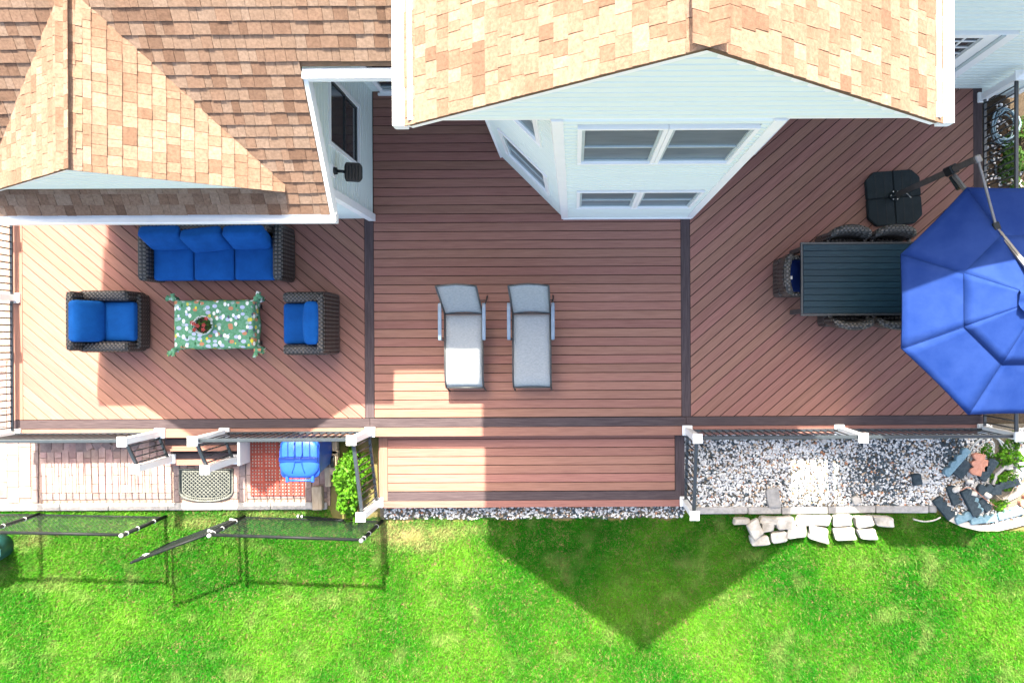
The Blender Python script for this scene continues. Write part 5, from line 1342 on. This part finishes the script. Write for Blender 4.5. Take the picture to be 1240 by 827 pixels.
def fence(label, pts_, posts, parent_loc):
    t = thing('chain_link_fence', label, 'fence', (*parent_loc, ZG), 0, 'chain link fence along the lawn'); o = Vector((*parent_loc, 0))
    for i in range(len(pts_) - 1):
        a, b = Vector((*pts_[i], 0)) - o, Vector((*pts_[i + 1], 0)) - o
        link_panel(t, a[:2], b[:2], 0.05, FH - 0.08)
        MB().tube([(a.x, a.y, FH - 0.02), (b.x, b.y, FH - 0.02)], 0.025, 8).build('top_rail', 'blackcoat', t, True)
        MB().tube([(a.x, a.y, 0.06), (b.x, b.y, 0.06)], 0.012, 6).build('bottom_rail', 'blackcoat', t, True)
    for p in posts:
        x, y = p[0] - o.x, p[1] - o.y
        pp = MB().tube([(x, y, 0.0), (x, y, FH + 0.02)], 0.031, 10).build('post', 'blackcoat', t, True)
        MB().lathe([(0.035, FH + 0.015), (0.035, FH + 0.035), (0.02, FH + 0.055), (0.004, FH + 0.06)], (x, y, 0), 10).build('post_cap', 'zinc', pp, True)
        for z in (0.35, 0.8, 1.08): MB().lathe([(0.036, z), (0.036, z + 0.022)], (x, y, 0), 10).build('tension_band', 'zinc', pp, True)
    return t
fA, fB, fC = P(-150, 621.5, ZG), P(49, 622, ZG), P(201, 625, ZG)
fence('black chain link fence along the lawn in front of the plain brick paving', [fA, fB, fC], [fA, fB, fC], fB)
fD, fE = P(297, 625, ZG), P(463, 630.5, ZG)
f2 = fence('black chain link fence along the lawn in front of the blue bin', [fD, fE], [fD, fE], fD)
fF = P(456, 617, ZG)
rp = Vector((*fE, 0)) - Vector((*fD, 0)); rq = Vector((*fF, 0)) - Vector((*fD, 0))
link_panel(f2, rp[:2], rq[:2], 0.05, FH - 0.1, 0.05)
MB().tube([(rp.x + 0.02, rp.y, 0.1), (rp.x + 0.02, rp.y, 1.1)], 0.012, 6).build('tension_bar', 'blackcoat', f2)
# open gate
gB = P(209, 656, ZG); gA = P(291, 625.5, ZG)
gt = thing('fence_gate', 'black chain link gate swung open across the lawn', 'gate', (*gA, ZG))
gb_ = Vector((*gB, 0)) - Vector((*gA, 0)); d_ = gb_.normalized()
link_panel(gt, (0.0, 0.0), gb_[:2], 0.12, FH - 0.20, 0.055)
for z in (0.10, FH - 0.06): MB().tube([d_ * 0.02 + Vector((0, 0, z)), gb_ + Vector((0, 0, z))], 0.02, 8).build('gate_rail', 'blackcoat', gt, True)
for p in (d_ * 0.02, gb_): MB().tube([p + Vector((0, 0, 0.08)), p + Vector((0, 0, FH - 0.04))], 0.021, 8).build('gate_stile', 'blackcoat', gt, True)
for z in (0.25, FH - 0.22): MB().tube([Vector((0.02, 0, z)), Vector((-0.06, 0.02, z))], 0.024, 8).build('hinge', 'zinc', gt, True)
MB().tube([gb_ + Vector((0, 0, 0.75)), gb_ + d_ * 0.10 + Vector((0, 0, 0.78))], 0.014, 6).build('latch_fork', 'zinc', gt)
MB().box(gb_ + d_ * -0.02 + Vector((0, 0, 0.80)), (0.07, 0.05, 0.10)).build('latch', 'zinc', gt, bevel=0.006)
# loose bar hanging inside the far fence
ra, rb_ = P(342, 637, ZG + 0.7), P(424, 643.5, ZG + 0.7)
rd = thing('drop_rod', 'loose black rod with metal clamps lying behind the fence', 'rod', (ra[0], ra[1], ZG + 0.0))
e = Vector((rb_[0] - ra[0], rb_[1] - ra[1], 0))
MB().tube([Vector((0, 0, 0.03)), e + Vector((0, 0, 0.03))], 0.016, 8).build('rod', 'blackcoat', rd, True)
for f in (0.0, 0.06): MB().tube([e * f + Vector((-0.012, 0, 0.03)), e * f + Vector((0.012, 0, 0.03))], 0.028, 8).build('clamp', 'zinc', rd)

# round green tub at the edge of the lawn
tu = P(-19, 668, ZG + 0.4)
tb = thing('green_tub', 'dark green round tub on the lawn by the fence', 'tub', (tu[0], tu[1], ZG))
MB().lathe([(0.20, 0.0), (0.24, 0.30), (0.26, 0.46), (0.275, 0.47), (0.275, 0.50), (0.24, 0.50), (0.22, 0.44), (0.05, 0.40)], n=28).build('tub_body', 'green', tb, True)
for s in (-1, 1): MB().tube([(0.27 * s, -0.06, 0.44), (0.31 * s, -0.05, 0.46), (0.31 * s, 0.05, 0.46), (0.27 * s, 0.06, 0.44)], 0.012, 6).build('handle', 'green', tb)

# ------------------------------------------------------------------ grass blades
def lawn_edge(x):
    if x < PX(400, 620, ZG): return yb - 0.20
    if x < px1 + 0.02: return yst - 0.01 + 0.04 * math.sin(x * 7)
    return kerb_y(x) - 0.07
NB = 520000
r = np.random.default_rng(99)
X = r.uniform(-10.4, 8.4, NB); Y = r.uniform(-6.6, -2.85, NB)
edge = np.array([lawn_edge(x) for x in np.linspace(-10.5, 8.5, 800)]); ed = np.interp(X, np.linspace(-10.5, 8.5, 800), edge)
def fbm(x, y, seed):
    """cheap value noise on numpy arrays"""
    out = np.zeros_like(x); amp = 1.0
    for o in range(4):
        f = 2.0 ** o; gx, gy = x * f + seed * 13.7 + o * 5.1, y * f + seed * 7.3 + o * 9.2
        ix, iy = np.floor(gx), np.floor(gy); fx_, fy_ = gx - ix, gy - iy; fx_ = fx_ * fx_ * (3 - 2 * fx_); fy_ = fy_ * fy_ * (3 - 2 * fy_)
        hsh = lambda a, b: (np.sin(a * 127.1 + b * 311.7 + seed) * 43758.5453) % 1.0
        out += amp * ((hsh(ix, iy) * (1 - fx_) + hsh(ix + 1, iy) * fx_) * (1 - fy_) + (hsh(ix, iy + 1) * (1 - fx_) + hsh(ix + 1, iy + 1) * fx_) * fy_); amp *= 0.5
    return out / 1.875
n1 = fbm(X * 0.9, Y * 0.9, 1.0); n2 = fbm(X * 3.1, Y * 3.1, 2.0); n3 = fbm(X * 0.45, Y * 0.6, 5.0)
bare = np.zeros(NB)
for (u, v, ru, rv, k) in ((490, 648, 30, 12, 1.1), (535, 645, 22, 9, 0.8), (470, 636, 14, 10, 0.8), (515, 660, 18, 8, 0.7), (215, 660, 10, 8, 0.3), (45, 652, 14, 9, 0.65), (240, 632, 35, 8, 0.5), (560, 640, 30, 8, 0.4), (320, 622, 60, 5, 0.4)):
    cx, cy = P(u, v, ZG); bare = np.maximum(bare, k * np.exp(-(((X - cx) / (ru / 70.8)) ** 2 + ((Y - cy) / (rv / 70.8)) ** 2)))
keep = (Y < ed + 0.03 * (n2 - 0.5)) & (r.uniform(0, 1, NB) > np.clip(bare * (0.1 + n2 * 1.5), 0, 0.97))
X, Y, n1, n2, n3, bare = [a[keep] for a in (X, Y, n1, n2, n3, bare)]; n = len(X)
ang = r.uniform(0, 2 * np.pi, n); hgt = (0.030 + 0.035 * r.uniform(0, 1, n)) * (0.7 + 0.7 * n2); wd = 0.0030 + 0.003 * r.uniform(0, 1, n)
lean = hgt * (0.5 + 0.9 * r.uniform(0, 1, n)); la = ang + r.normal(0, 0.6, n)
z0 = np.full(n, ZG - 0.012)
b0 = np.stack([X - wd * np.sin(ang), Y + wd * np.cos(ang), z0], 1); b1 = np.stack([X + wd * np.sin(ang), Y - wd * np.cos(ang), z0], 1)
mx_ = X + 0.45 * lean * np.cos(la); my_ = Y + 0.45 * lean * np.sin(la)
m0 = np.stack([mx_ - 0.8 * wd * np.sin(ang), my_ + 0.8 * wd * np.cos(ang), z0 + hgt * 0.65], 1); m1 = np.stack([mx_ + 0.8 * wd * np.sin(ang), my_ - 0.8 * wd * np.cos(ang), z0 + hgt * 0.65], 1)
tp_ = np.stack([X + lean * np.cos(la), Y + lean * np.sin(la), z0 + hgt], 1)
V = np.stack([b0, b1, m1, m0, tp_], 1).reshape(-1, 3); i5 = np.arange(n) * 5
Fa = np.concatenate([np.stack([i5, i5 + 1, i5 + 2], 1), np.stack([i5, i5 + 2, i5 + 3], 1), np.stack([i5 + 3, i5 + 2, i5 + 4], 1)])
gA_ = np.array([0.006, 0.138, 0.003]); gB_ = np.array([0.098, 0.285, 0.018]); gC_ = np.array([0.24, 0.285, 0.095])
t = np.clip(0.30 + 1.9 * (n1 - 0.5) + 1.0 * (n3 - 0.5) + r.normal(0, 0.18, n), 0, 1)[:, None]
colr = gA_ * (1 - t) + gB_ * t
dry = np.clip(bare * 1.3 + np.where(r.uniform(0, 1, n) < 0.03 + 0.07 * n1, 0.55, 0) + np.clip((n2 - 0.60) * 2.0, 0, 0.42), 0, 0.9)[:, None]
colr = (colr * (1 - dry) + gC_ * dry) * r.uniform(0.75, 1.2, n)[:, None]
T = np.repeat(colr, 5, axis=0)
tag(link('grass', raw_mesh('grass', V, Fa, 'blade', T)), 'bright green mown lawn grass with paler dry patches', None, None, 'stuff')
print('pavers', npav, 'tabs', len(TABS), 'blades', n)
